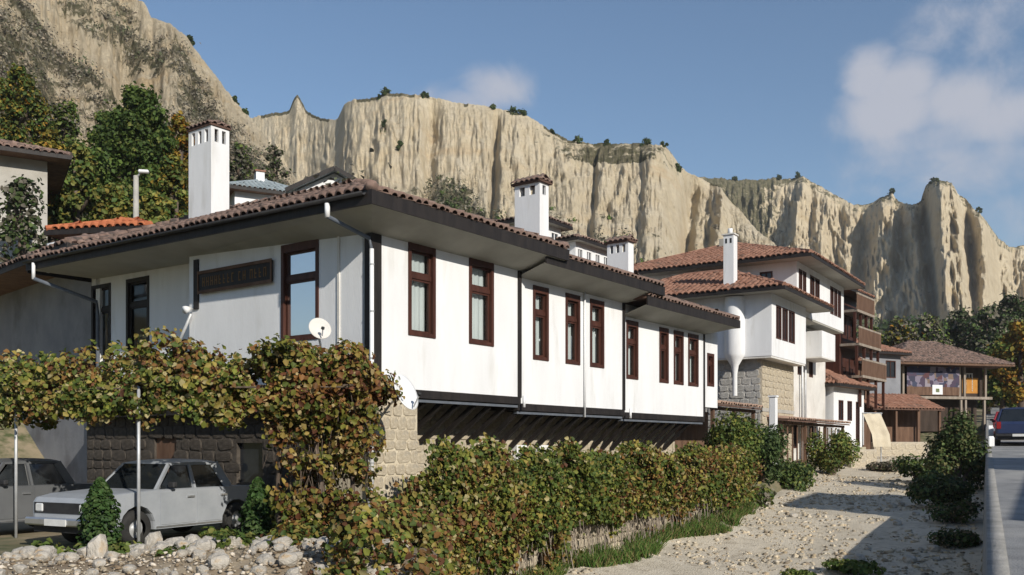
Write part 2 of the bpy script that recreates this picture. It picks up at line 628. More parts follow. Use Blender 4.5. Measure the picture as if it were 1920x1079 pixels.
def tree(name, base, h, rad, n_blobs, leaves, size, pal, wts, label, cat='tree', group=None, trunk_h=0.3,
         trunk_r=None, far=False, squash=0.8):
    """Tapered trunk with limbs, crown of leaf clumps with gaps between them."""
    base = Vector(base)
    root = empty(name, base, RNG.uniform(0, 6.28), label, cat, group)
    tr = trunk_r or h * 0.028
    top = h * (1 - squash * rad / h) if h > rad else h * .7
    t = MB()
    lean = Vector((RNG.uniform(-.05, .05) * h, RNG.uniform(-.05, .05) * h, 0))
    t.tube([(0, 0, -.15 * min(1, h)), lean * .3 + Vector((0, 0, h * .25)), lean * .7 + Vector((0, 0, h * .55)), lean + Vector((0, 0, h * .86))],
           [tr * 1.3, tr, tr * .7, tr * .2], 7)
    P, Nn, C = [], [], []
    cz = h * trunk_h
    for i in range(n_blobs):
        f = (i + .5) / n_blobs
        zz = cz + (h - cz) * (0.08 + .86 * f)
        prof = math.sin(math.pi * min(.97, .18 + .80 * f)) ** .7
        a = i * 2.39996 + RNG.uniform(-.5, .5)
        rr = rad * prof * RNG.uniform(.35, .78)
        c = np.array([math.cos(a) * rr, math.sin(a) * rr, zz])
        br = rad * RNG.uniform(.26, .46) * (.6 + .4 * prof)
        n = int(leaves / n_blobs * RNG.uniform(.7, 1.3))
        p, d = blob_points(c, (br, br, br * .8), n, .25)
        far_ = RNG.random(n) < .30
        p[far_] += RNG.normal(size=(int(far_.sum()), 3)) * br * .38
        P.append(p)
        d = d.copy()
        d[:, 2] += .5
        Nn.append(d)
        C.append(pick_cols(n, pal, wts) * RNG.uniform(.72, 1.25))
        if i % 2 == 0:
            zb = max(h * .2, c[2] - rr * .9)
            t.tube([(0, 0, zb), (c[0] * .5, c[1] * .5, (zb + c[2]) / 2 + .03 * h), tuple(c)], [tr * .5, tr * .32, tr * .1], 5)
    t.build('trunk', M['bark'], root, True)
    linkobj('crown', leaf_mesh(name + '_crown', np.concatenate(P), size, np.concatenate(C), np.concatenate(Nn),
                               M['leaf_far'] if far else M['leaf']), root)
    return root


# ------------------------------------------------------------------ the lie of the land
HC = Vector((-2.705, 18.0, 0.0))            # near corner of the white house
HU = Vector((.5934, .8050, 0))
HV = Vector((-.8050, .5934, 0))
HROT = math.atan2(HU.y, HU.x)


def hloc(a, b, z=0.0):
    return HC + HU * a + HV * b + Vector((0, 0, z))


def bed_z(y):
    return np.interp(y, [0, 5, 17, 21, 27.5, 45, 70, 100, 160], [-2.1, -1.9, -1.32, -1.0, -.45, .5, 1.85, 4.0, 8])


def left_x(y):
    return np.interp(y, [0, 12, 16.8, 28.3, 33, 45, 60, 75, 110], [-1.6, -1.4, -1.6, 6.89, 9.6, 15.0, 21.8, 29.5, 48])


def road_x(y):
    return .507 * y + .02


def road_z(y):
    return np.interp(y, [-20, 0, 43, 70, 120, 200], [-.2, .15, 1.72, 3.2, 6.5, 11])


def softp(t, w):
    return np.where(t > 0, t * t / (t + w), 0.0)


def land_z(x, y):
    """Height of the natural ground without the channel."""
    x = np.asarray(x, float)
    y = np.asarray(y, float)
    dx, dy = x + 2.705, y - 18
    a = dx * .5934 + dy * .8050
    b = -dx * .8050 + dy * .5934
    z = np.interp(y, [0, 25, 45, 70, 120, 300, 900], [0, 0, 1.0, 3.0, 6.5, 12, 20])
    b0 = np.interp(a, [3, 9, 30, 60], [12.0, 8.5, 11.0, 16.0])
    hill = softp(b - b0, 5.0) * .78
    hill = 9.5 * (1 - np.exp(-hill / 9.5)) + .05 * np.maximum(b - b0, 0)
    z = z + hill
    r = softp(-b - 24, 12.0) * .45
    z = z + np.minimum(r, 60)
    rough = (fbm(x * .09, y * .09, 3, 4) - .5) * 1.6
    z = z + rough * np.clip((b - b0) / 10, 0, 1) + rough * np.clip((-b - 22) / 10, 0, 1)
    return z


def ground_z(x, y):
    x = np.asarray(x, float)
    y = np.asarray(y, float)
    z = land_z(x, y)
    # right side of the channel follows the road
    side = np.clip((x - road_x(y) + 1.0) / 2.0, 0, 1) * np.clip((road_x(y) + 14 - x) / 6, 0, 1)
    z = z * (1 - side) + (road_z(y) - .10) * side
    # channel
    end = np.clip((74 - y) / 8, 0, 1)
    inch = np.clip((x - left_x(y) + .55) / .5, 0, 1) * np.clip((road_x(y) - .25 - x) / .5 + 1, 0, 1)
    inch = inch * end
    z = z * (1 - inch) + (bed_z(y) - .55) * inch
    # soil bank of the yard where the stones lie
    return z


def spaced(lo, hi, step, far, grow=1.18):
    c = list(np.arange(lo, hi + 1e-6, step))
    s, p = step, hi
    while p < far[1]:
        s *= grow
        p += s
        c.append(p)
    s, p = step, lo
    pre = []
    while p > far[0]:
        s *= grow
        p -= s
        pre.append(p)
    return np.array(pre[::-1] + c)


xs = spaced(-26, 46, .5, (-1500, 1500))
ys = spaced(2, 82, .5, (-500, 2500))
GX, GY = np.meshgrid(xs, ys)
GZ = ground_z(GX, GY)
gm, gnt, gp = new_mat('grassy_soil')
gnd, glk = gnt.nodes, gnt.links
gtc = gnd.new('ShaderNodeTexCoord')


def gnoise(scale, lo, hi, det=6):
    n = gnd.new('ShaderNodeTexNoise')
    n.inputs['Scale'].default_value = scale
    n.inputs['Detail'].default_value = det
    glk.new(gtc.outputs['Object'], n.inputs['Vector'])
    r = gnd.new('ShaderNodeMapRange')
    r.inputs[1].default_value, r.inputs[2].default_value = lo, hi
    glk.new(n.outputs[0], r.inputs[0])
    return r.outputs[0]


def gmix(f, a, b):
    m = gnd.new('ShaderNodeMix')
    m.data_type = 'RGBA'
    glk.new(f, m.inputs[0])
    for s, v in ((6, a), (7, b)):
        if isinstance(v, tuple):
            m.inputs[s].default_value = (*v, 1)
        else:
            glk.new(v, m.inputs[s])
    return m.outputs[2]


g1 = gmix(gnoise(.35, .42, .6), (.15, .13, .065), (.27, .22, .145))
g2 = gmix(gnoise(3.0, .4, .65), g1, (.07, .085, .03))
g3 = gmix(gnoise(.12, .52, .62), g2, (.30, .24, .16))
glk.new(g3, gp.inputs['Base Color'])
gp.inputs['Roughness'].default_value = .95
terr = linkobj('ground', np_mesh('ground', np.stack([GX.ravel(), GY.ravel(), GZ.ravel()], 1),
                                 grid_faces(*GX.shape), gm, smooth=True))
tag(terr, kind='structure')

# --- stony river bed
nr, nc = 150, 60
yy = np.linspace(8, 74, nr)
BX = np.zeros((nr, nc))
BY = np.repeat(yy[:, None], nc, 1)
tt = np.linspace(0, 1, nc)
for i, y in enumerate(yy):
    BX[i] = left_x(y) - .35 + (road_x(y) + .1 - left_x(y) + .35) * tt
dl = (BX - left_x(BY))
dr = (road_x(BY) - BX)
BZ = bed_z(BY) + (fbm(BX * .35, BY * .35, 11, 4) - .5) * .34 + .20 * np.exp(-np.maximum(dl, 0) / 1.2) \
    + .22 * np.exp(-np.maximum(dr, 0) / 1.3)


def bed_at(x, y):
    x = np.asarray(x, float)
    y = np.asarray(y, float)
    l, r = x - left_x(y), road_x(y) - x
    return bed_z(y) + (fbm(x * .35, y * .35, 11, 4) - .5) * .34 + .20 * np.exp(-np.maximum(l, 0) / 1.2) \
        + .22 * np.exp(-np.maximum(r, 0) / 1.3)


M['gravel'] = mat('sandy_river_gravel', (.53, .465, .36), (.63, .56, .445), 1.1, .95, .8, 26, c3=(.43, .37, .28), c3scale=5.0,
                  c3cut=(.52, .68))
tag(linkobj('riverbed', np_mesh('riverbed', np.stack([BX.ravel(), BY.ravel(), BZ.ravel()], 1),
                                grid_faces(nr, nc), M['gravel'], smooth=True)), kind='structure')


def stone_verts(n_seg=6):
    """A rounded low lump: rings of verts on a squashed ball."""
    vs, fs = [], []
    for zt_, r in ((-.7, .62), (-.05, 1.0), (.55, .75)):
        for s in range(n_seg):
            a = 2 * math.pi * (s + (.5 if zt_ == -.05 else 0)) / n_seg
            vs.append((math.cos(a) * r, math.sin(a) * r, zt_))
    vs.append((0, 0, .82))
    k = n_seg
    for r in range(2):
        for s in range(k):
            fs.append((r * k + s, r * k + (s + 1) % k, r * k + k + s))
            fs.append((r * k + (s + 1) % k, r * k + k + (s + 1) % k, r * k + k + s))
    for s in range(k):
        fs.append((2 * k + s, 2 * k + (s + 1) % k, 3 * k))
    return np.array(vs, float), np.array(fs, int)


SV, SF = stone_verts(6)


def stones_mesh(name, pts, sizes, cols):
    pts = np.asarray(pts, float)
    n = len(pts)
    k = len(SV)
    ang = RNG.uniform(0, 6.28, n)
    ca, sa = np.cos(ang), np.sin(ang)
    sc = np.asarray(sizes)[:, None] * RNG.uniform(.6, 1.25, (n, 3)) * np.array([[1, .8, .55]])
    V = SV[None] * sc[:, None, :] * RNG.uniform(.82, 1.18, (n, k, 1))
    X = V[:, :, 0] * ca[:, None] - V[:, :, 1] * sa[:, None]
    Y = V[:, :, 0] * sa[:, None] + V[:, :, 1] * ca[:, None]
    tilt = RNG.uniform(-.3, .3, (n, 1))
    Z = V[:, :, 2] + X * tilt
    W = np.stack([X, Y, Z], 2) + pts[:, None, :]
    Fq = (SF[None] + (np.arange(n) * k)[:, None, None]).reshape(-1, 3)
    C = np.repeat(np.asarray(cols)[:, None, :], k, 1).reshape(-1, 3)
    return np_mesh(name, W.reshape(-1, 3), Fq, M['tinted_stone'], C)


n = 17000
gy = 15 + 52 * RNG.random(n) ** 1.9
gx = left_x(gy) + .1 + (road_x(gy) - .3 - left_x(gy)) * RNG.random(n)
keep = fbm(gx * .5, gy * .5, 23, 3) > .36
gx, gy = gx[keep], gy[keep]
gs = .018 + .085 * RNG.random(len(gx)) ** 3.6
gz = bed_at(gx, gy) + gs * .12
tag(linkobj('river_gravel', stones_mesh('river_gravel', np.stack([gx, gy, gz], 1), gs,
            pick_cols(len(gx), [(.50, .43, .32), (.43, .36, .26), (.58, .51, .40), (.28, .23, .17), (.46, .37, .25)], [4, 3, 2, 1.4, 2]))),
    'pale loose gravel scattered over the dry riverbed', 'gravel', kind='stuff')

# --- road with its edge wall
M['wall_top'] = mat('dark_weathered_concrete', (.22, .215, .20), (.33, .32, .30), 2.5, .95, .4, 24)
rb = MB()
ryy = list(np.arange(-6, 44, 2.0)) + list(np.arange(44, 130, 6.0))
V, Q = [], []
for i, y in enumerate(ryy):
    z = float(road_z(y))
    x = float(road_x(y))
    for w, dz in ((.16, .045), (2.2, .05), (4.4, .05), (6.2, 0.0)):
        V.append((x + w, y - w * .507, z + dz))
for i in range(len(ryy) - 1):
    for j in range(3):
        Q.append((i * 4 + j, i * 4 + j + 1, i * 4 + 5 + j, i * 4 + 4 + j))
tag(linkobj('road', np_mesh('road', V, Q, M['asphalt'], smooth=True)), kind='structure')
V, Q = [], []
for i, y in enumerate(ryy):
    z = float(road_z(y))
    x = float(road_x(y))
    for w, zz in ((-.10, z - 2.6), (0.0, z + .055), (.17, z + .06), (.20, z - .1)):
        V.append((x + w, y - w * .507, zz))
for i in range(len(ryy) - 1):
    for j in range(3):
        Q.append((i * 4 + j, i * 4 + j + 1, i * 4 + 5 + j, i * 4 + 4 + j))
rw = linkobj('retaining_wall', np_mesh('road_edge_wall', V, Q, M['wall_top']))
tag(rw, 'concrete retaining wall carrying the road edge above the riverbed', 'wall')


# ------------------------------------------------------------------ cliffs
def rock_mat(name, base, pale, dark, orange, vstretch=.16, scale=.35, bump=1.0):
    m, nt, p = new_mat(name)
    nd, lk = nt.nodes, nt.links
    tcn = nd.new('ShaderNodeTexCoord')
    mp = nd.new('ShaderNodeMapping')
    mp.inputs['Scale'].default_value = (1, 1, vstretch)
    lk.new(tcn.outputs['Object'], mp.inputs[0])
    mp2 = nd.new('ShaderNodeMapping')
    mp2.inputs['Scale'].default_value = (.25, .25, 1.6)
    lk.new(tcn.outputs['Object'], mp2.inputs[0])

    def noise(src, sc, lo, hi, det=8, rg=.62):
        n_ = nd.new('ShaderNodeTexNoise')
        n_.inputs['Scale'].default_value = sc
        n_.inputs['Detail'].default_value = det
        n_.inputs['Roughness'].default_value = rg
        lk.new(src, n_.inputs['Vector'])
        r = nd.new('ShaderNodeMapRange')
        r.inputs[1].default_value, r.inputs[2].default_value = lo, hi
        lk.new(n_.outputs[0], r.inputs[0])
        return r.outputs[0], n_.outputs[0]

    def mixc(f, a, b):
        x = nd.new('ShaderNodeMix')
        x.data_type = 'RGBA'
        lk.new(f, x.inputs[0])
        for s, v in ((6, a), (7, b)):
            if isinstance(v, tuple):
                x.inputs[s].default_value = (*v, 1)
            else:
                lk.new(v, x.inputs[s])
        return x.outputs[2]
    f1, raw1 = noise(mp.outputs[0], scale, .38, .62)
    c = mixc(f1, base, pale)
    f2, raw2 = noise(mp.outputs[0], scale * 2.6, .56, .70)
    c = mixc(f2, c, dark)
    f3, raw3 = noise(mp2.outputs[0], scale * .5, .56, .70)
    c = mixc(f3, c, orange)
    mp3 = nd.new('ShaderNodeMapping')
    mp3.inputs['Scale'].default_value = (.08, .08, 1.0)
    lk.new(tcn.outputs['Object'], mp3.inputs[0])
    f7, raw7 = noise(mp3.outputs[0], scale * 2.2, .50, .62, 4, .6)
    mw = nd.new('ShaderNodeMath')
    mw.operation = 'MULTIPLY'
    mw.inputs[1].default_value = .25
    lk.new(f7, mw.inputs[0])
    c = mixc(mw.outputs[0], c, dark)
    att = nd.new('ShaderNodeAttribute')
    att.attribute_name = 'tint'
    sp = nd.new('ShaderNodeSeparateColor')
    lk.new(att.outputs['Color'], sp.inputs[0])
    f4, raw4 = noise(tcn.outputs['Object'], .42, .30, .70, 8, .7)
    ad = nd.new('ShaderNodeMath')
    ad.operation = 'ADD'
    lk.new(sp.outputs[0], ad.inputs[0])
    lk.new(f4, ad.inputs[1])
    cl = nd.new('ShaderNodeMapRange')
    cl.inputs[1].default_value, cl.inputs[2].default_value = .92, 1.15
    lk.new(ad.outputs[0], cl.inputs[0])
    f5, _ = noise(tcn.outputs['Object'], .9, .40, .6)
    veg = mixc(f5, (.11, .105, .055), (.20, .175, .115))
    c = mixc(cl.outputs[0], c, veg)
    lk.new(c, p.inputs['Base Color'])
    p.inputs['Roughness'].default_value = .95
    p.inputs['Specular IOR Level'].default_value = .1
    b = nd.new('ShaderNodeBump')
    b.inputs['Strength'].default_value = bump
    b.inputs['Distance'].default_value = 1.6
    lk.new(raw2, b.inputs['Height'])
    b2 = nd.new('ShaderNodeBump')
    b2.inputs['Strength'].default_value = bump * .6
    b2.inputs['Distance'].default_value = 1.0
    lk.new(raw4, b2.inputs['Height'])
    lk.new(b.outputs[0], b2.inputs['Normal'])
    _, raw6 = noise(tcn.outputs['Object'], scale * 9, .4, .6, 6, .7)
    b3 = nd.new('ShaderNodeBump')
    b3.inputs['Strength'].default_value = bump * .8
    b3.inputs['Distance'].default_value = .5
    lk.new(raw6, b3.inputs['Height'])
    lk.new(b2.outputs[0], b3.inputs['Normal'])
    lk.new(b3.outputs[0], p.inputs['Normal'])
    return m


M['sandstone'] = rock_mat('sandstone_cliff', (.65, .545, .375), (.72, .625, .465), (.54, .445, .305), (.655, .52, .34))
M['sandstone_far'] = rock_mat('far_sandstone_cliff', (.55, .46, .32), (.63, .54, .39), (.45, .37, .255), (.56, .45, .285), scale=.22)
M['sandstone_slope'] = rock_mat('sandstone_slope', (.58, .48, .33), (.66, .565, .41), (.47, .39, .27), (.60, .46, .28), vstretch=.5)

CLIFFS = {}


def cliff(name, prof, depth, step, rows, advance, base_z, amp, matr, shape, veg_fn, seed, crest_jag=2.5,
          flute=(.055, 1.2), bands=(), spurs=(), rough=1.0):
    """Crest line through the profile points, face falling towards the valley, plateau behind."""
    px = np.arange(prof[0][0], prof[-1][0] + .1, step)
    py = np.interp(px, [p[0] for p in prof], [p[1] for p in prof])
    py = py + (fbm(px * .06, px * 0 + 3.1, seed, 4) - .5) * 2 * crest_jag + (vnoise(px * .45, px * 0 + 8.3, seed) - .5) * 3.0
    D = np.interp(px, [d[0] for d in depth], [d[1] for d in depth])
    X = (px - 960) * D / F
    Zc = EYE + (HY - py) * D / F
    dirx, diry = -X / np.hypot(X, D), -D / np.hypot(X, D)
    back = [(1.0, -.25), (.45, -.04), (.12, .0)]
    V = []
    T = []
    for bk, dz in back:
        V.append(np.stack([X - dirx * 70 * bk, D - diry * 70 * bk, Zc + dz * 40 - .3], 1))
        T.append(np.full(len(px), -bk))
    ts = np.linspace(0, 1, rows) ** 1.15
    S = np.interp(ts, [s[0] for s in shape], [s[1] for s in shape])     # share of the way out
    H = np.interp(ts, [s[0] for s in shape], [s[2] for s in shape])     # share of the height kept
    sp = []
    if spurs:
        sr = np.random.default_rng(seed + 100)
        for _ in range(spurs[0]):
            sp.append((sr.uniform(px[0], px[-1]), sr.uniform(.0, .75), sr.uniform(*spurs[1]), sr.uniform(*spurs[2]), sr.uniform(-40, 40)))
    for t, s, h in zip(ts, S, H):
        warp = (fbm(px * .02, np.full_like(px, t * 3), seed + 5, 3) - .5) * 34 * t
        fl = ridged((px + warp) * flute[0], np.full_like(px, t * flute[1]), seed + 9, 4)
        big = fbm(px * .012, np.full_like(px, t * 1.3), seed + 2, 3) - .5
        fine = fbm(px * .23, np.full_like(px, t * 18), seed + 4, 3) - .5
        env = min(1.0, t / .10)
        disp = env * amp * ((fl - .55) * 1.9 + big * 1.6 * min(1, t * 3) + fine * 1.9)
        spd = np.zeros_like(px)
        wob0 = (fbm(px * .08, np.full_like(px, t * 22), seed + 3, 2) - .5) * 16
        for (cx_, t0_, w_, o_, ln_) in sp:
            if t > t0_:
                q_ = t - t0_
                wob = 6 * math.sin(t * 23 + cx_) + 4 * math.sin(t * 51 + cx_ * 2) + wob0
                spd = np.maximum(spd, o_ * q_ ** .8 * np.clip(1 - np.abs(px - cx_ - ln_ * q_ - wob) / (w_ * q_ + 3), 0, 1))
        disp = disp + env * rough * ((ridged((px + wob0) * .16, np.full_like(px, t * 9), seed + 61, 3) - .55) * 1.3 + (ridged(px * .05, np.full_like(px, t * 30), seed + 71, 2) - .5) * .8)
        disp = disp + env * (spd - .12 * t * (spurs[2][1] if spurs else 0))
        for (bpx, bw, bamp) in bands:
            disp = disp + env * bamp * np.exp(-((px + warp * .3 - bpx - 30 * t * np.sign(bpx - 1700)) / bw) ** 2)
        z = base_z + (Zc - base_z) * h + env * amp * .35 * (fbm(px * .09, np.full_like(px, t * 9), seed + 21, 3) - .5)
        adv = advance * s + disp
        V.append(np.stack([X + dirx * adv, D + diry * adv, z], 1))
        T.append(np.full(len(px), t))
    A = np.array(V)
    nr_, nc_ = A.shape[:2]
    du = np.gradient(A, axis=1)
    dv = np.gradient(A, axis=0)
    nm = np.cross(du, dv)
    nm /= np.linalg.norm(nm, axis=2)[:, :, None] + 1e-9
    flat = np.abs(nm[:, :, 2])
    veg = veg_fn(np.repeat(px[None], nr_, 0), np.array(T), flat)
    veg = np.clip(veg, 0, 1)
    C = np.repeat(veg.reshape(-1, 1), 3, 1)
    me = np_mesh(name, A.reshape(-1, 3), grid_faces(nr_, nc_), matr, C, smooth=True)
    o = linkobj(name, me)
    tag(o, kind='structure')
    CLIFFS[name] = (px, A, np.array(T), veg, nm)
    return o


def veg_mid(px, t, flat):
    v = np.clip((flat - .62) * 2.4, 0, 1) * .85
    gully = np.exp(-((px - (770 + 200 * t)) / 60) ** 2) * np.clip((t - .26) * 5, 0, 1) * 1.5
    pat = fbm(px * .02, t * 5, 52, 3)
    v = v * np.clip(t * 1.6 + .1, 0, 1) + gully * .8 + (t < .02) * .9 * (pat > .5)
    top = np.exp(-((px - 1150) / 120) ** 2) * (t < .12) * .75
    left = np.exp(-((px - 520) / 55) ** 2) * np.clip((t - .25) * 2.5, 0, 1) * .6
    return v + top + left


cliff("pale_cliff", [(430, 236), (470, 222), (500, 214), (525, 212), (542, 207), (552, 184), (557, 178), (563, 186), (574, 207), (600, 222), (622, 226),
                (634, 222), (646, 196), (664, 186), (700, 184), (728, 174), (800, 181), (860, 192), (930, 204),
                (985, 216), (1020, 238), (1065, 262), (1100, 268), (1150, 270), (1200, 268), (1248, 274),
                (1262, 292), (1285, 322), (1320, 338), (1352, 352), (1385, 392), (1420, 432), (1450, 455), (1500, 500), (1560, 560)],
      [(430, 250), (560, 235), (660, 205), (760, 195), (1000, 190), (1240, 182), (1330, 195), (1420, 175), (1560, 150)],
      1.7, 120, 90, 10, .75, M['sandstone'],
      [(0, 0, 1), (.06, .03, .95), (.35, .20, .64), (.6, .40, .38), (.8, .65, .18), (1, 1, 0)], veg_mid, 41, flute=(.06, 3.4), rough=.75, spurs=(170, (30, 150), (4, 10.5)),
      bands=((815, 14, -5), (1300, 14, -8), (935, 7, -4), (1120, 6, -2), (1225, 14, 3), (1355, 12, 4)))


def veg_far(px, t, flat):
    v = np.clip((flat - .66) * 2.4, 0, 1) * .75 + (t < .04) * .45
    patch = np.exp(-((px - 1395) / 62) ** 2) * (t < .55) * (.95)
    low = np.clip((t - .72) * 4, 0, 1) * .95
    return v + patch + low


cliff("far_cliff", [(1240, 330), (1300, 332), (1360, 336), (1430, 337), (1480, 334), (1505, 330), (1530, 343), (1560, 362), (1590, 380), (1620, 386),
                (1645, 374), (1672, 362), (1684, 376), (1708, 384), (1726, 378), (1735, 350), (1742, 342), (1765, 339), (1784, 345),
                (1795, 362), (1812, 372), (1826, 392), (1836, 398), (1850, 416), (1872, 448), (1890, 462), (1930, 462), (2000, 480), (2150, 500), (2400, 470)],
      [(1240, 430), (1480, 420), (1640, 400), (1760, 370), (1840, 365), (1900, 420), (2400, 420)],
      1.6, 110, 160, 14, 2.6, M['sandstone_far'],
      [(0, 0, 1), (.05, .02, .95), (.4, .15, .60), (.65, .33, .32), (.82, .62, .14), (1, 1, 0)], veg_far, 77, crest_jag=4,
      flute=(.05, 3.0), rough=2.4, spurs=(110, (30, 120), (12, 34)), bands=((1760, 14, 13), (1728, 11, -17), (1790, 9, 6), (1812, 10, -12), (1842, 11, 12), (1870, 10, -9),
                              (1655, 12, 9), (1690, 8, -7), (1620, 12, -7), (1505, 12, 9), (1550, 8, 4), (1580, 10, -6)))


def veg_left(px, t, flat):
    s = fbm(px * .014, t * 9, 91, 4)
    v = .62 + (s - .5) * 1.3
    # a bare scree chute slants down the slope, the skyline ridge is bare too
    tc_ = .20 + (px - 60) / 1060.0
    wob = (fbm(px * .03, t * 12, 93, 3) - .5) * .05
    v = v - 1.3 * np.exp(-((t - tc_ + wob) / .055) ** 2) * (px < 330)
    v = v - 1.2 * np.clip(1 - (t + wob) / np.interp(px, [0, 220, 330, 480, 700], [.02, .05, .16, .22, .25]), 0, 1)
    v = v + .5 * np.exp(-((t - tc_ - .085) / .018) ** 2) * (px < 330)
    return v


cliff('hillside', [(-700, -560), (-300, -330), (0, -140), (150, -45), (226, -12), (270, 6), (284, 34), (318, 44), (334, 58), (352, 72), (372, 98),
                   (392, 128), (412, 152), (440, 192), (470, 222), (492, 250), (520, 292), (560, 340), (620, 400), (700, 470)],
      [(-700, 95), (-300, 115), (0, 138), (226, 150), (400, 140), (560, 128), (700, 120)],
      2.2, 90, 84, 12, 1.3, M['sandstone_slope'],
      [(0, 0, 1), (.06, .03, .955), (.3, .22, .70), (.6, .55, .38), (.8, .78, .17), (1, 1, 0)], veg_left, 15, crest_jag=4, rough=.55,
      flute=(.035, 2.6), bands=((330, 30, 4), (250, 25, -4), (120, 30, -3)))

# scrub growing on the left slope, the cliff ledges and the valley floor
def scrub_on(name, cname, n, size, thresh, trange, pxr, label, pal=SCRUB, wts=(3, 3, 1, 1, 3), per=26, spread=.9):
    px, A, T, veg, nm = CLIFFS[cname]
    nr_, nc_ = veg.shape
    ii = RNG.integers(3, nr_, n * 14)
    jj = RNG.integers(0, nc_, n * 14)
    ok = (veg[ii, jj] > thresh * (.55 + .9 * RNG.random(len(ii)))) & (T[ii, jj] >= trange[0]) & (T[ii, jj] <= trange[1]) \
        & (px[jj] > pxr[0]) & (px[jj] < pxr[1])
    ii, jj = ii[ok][:n], jj[ok][:n]
    c = A[ii, jj]
    m = len(c)
    P = np.repeat(c, per, 0)
    h = np.repeat(RNG.uniform(.5, 1.5, m), per) * spread
    d = RNG.normal(size=(m * per, 3))
    d[:, 2] = np.abs(d[:, 2]) * 1.1
    P = P + d * (h * .62)[:, None]
    C = np.repeat(pick_cols(m, pal, wts), per, 0) * RNG.uniform(.75, 1.25, (m * per, 1))
    return tag(linkobj(name, leaf_mesh(name, P, size, C, d, M['leaf_far'])), label, 'scrub', kind='stuff')


scrub_on('cliff_scrub', 'pale_cliff', 900, .34, .5, (.12, .95), (440, 1560), 'sparse grey-green scrub on the ledges of the pale cliff', SCRUB + GREEN[:2], (2, 1, 2, 2, 0, 2, 2), 22, .8)
scrub_on('hillside_scrub', 'hillside', 1500, .24, .62, (.02, 1), (-160, 660), 'grey leafless scrub over the steep slope above the houses')


# ------------------------------------------------------------------ building kit
def frame_at(x, y, deg=0.0, z=0.0):
    return Matrix.Translation((x, y, z)) @ Matrix.Rotation(R(deg), 4, 'Z')


def wall_part(parent, Wm, x0, x1, z0, z1, ops, matr, t=.22, name='wall'):
    """Wall in its own frame (x along, y inwards) with real openings and reveals."""
    gx_ = sorted({x0, x1, *[v for o in ops for v in (o[0], o[1])]})
    gz_ = sorted({z0, z1, *[v for o in ops for v in (o[2], o[3])]})
    mb = MB(Wm)

    def hole(xa, xb, za, zb):
        xm, zm = (xa + xb) / 2, (za + zb) / 2
        return any(o[0] < xm < o[1] and o[2] < zm < o[3] for o in ops)
    for y in (0, t):
        for i in range(len(gx_) - 1):
            for j in range(len(gz_) - 1):
                if not hole(gx_[i], gx_[i + 1], gz_[j], gz_[j + 1]):
                    mb.quad((gx_[i], y, gz_[j]), (gx_[i + 1], y, gz_[j]), (gx_[i + 1], y, gz_[j + 1]), (gx_[i], y, gz_[j + 1]))
    for (a, b, c, d) in [(x0, x1, z0, z1)] + [tuple(o[:4]) for o in ops]:
        for p, q in (((a, c), (b, c)), ((b, c), (b, d)), ((b, d), (a, d)), ((a, d), (a, c))):
            mb.quad((p[0], 0, p[1]), (q[0], 0, q[1]), (q[0], t, q[1]), (p[0], t, p[1]))
    me = bpy.data.meshes.new(name)
    me.from_pydata(mb.v, [], mb.f)
    bm = bmesh.new()
    bm.from_mesh(me)
    bmesh.ops.remove_doubles(bm, verts=bm.verts, dist=.0004)
    bmesh.ops.recalc_face_normals(bm, faces=bm.faces)
    bm.to_mesh(me)
    bm.free()
    me.materials.append(matr)
    return linkobj(name, me, parent)


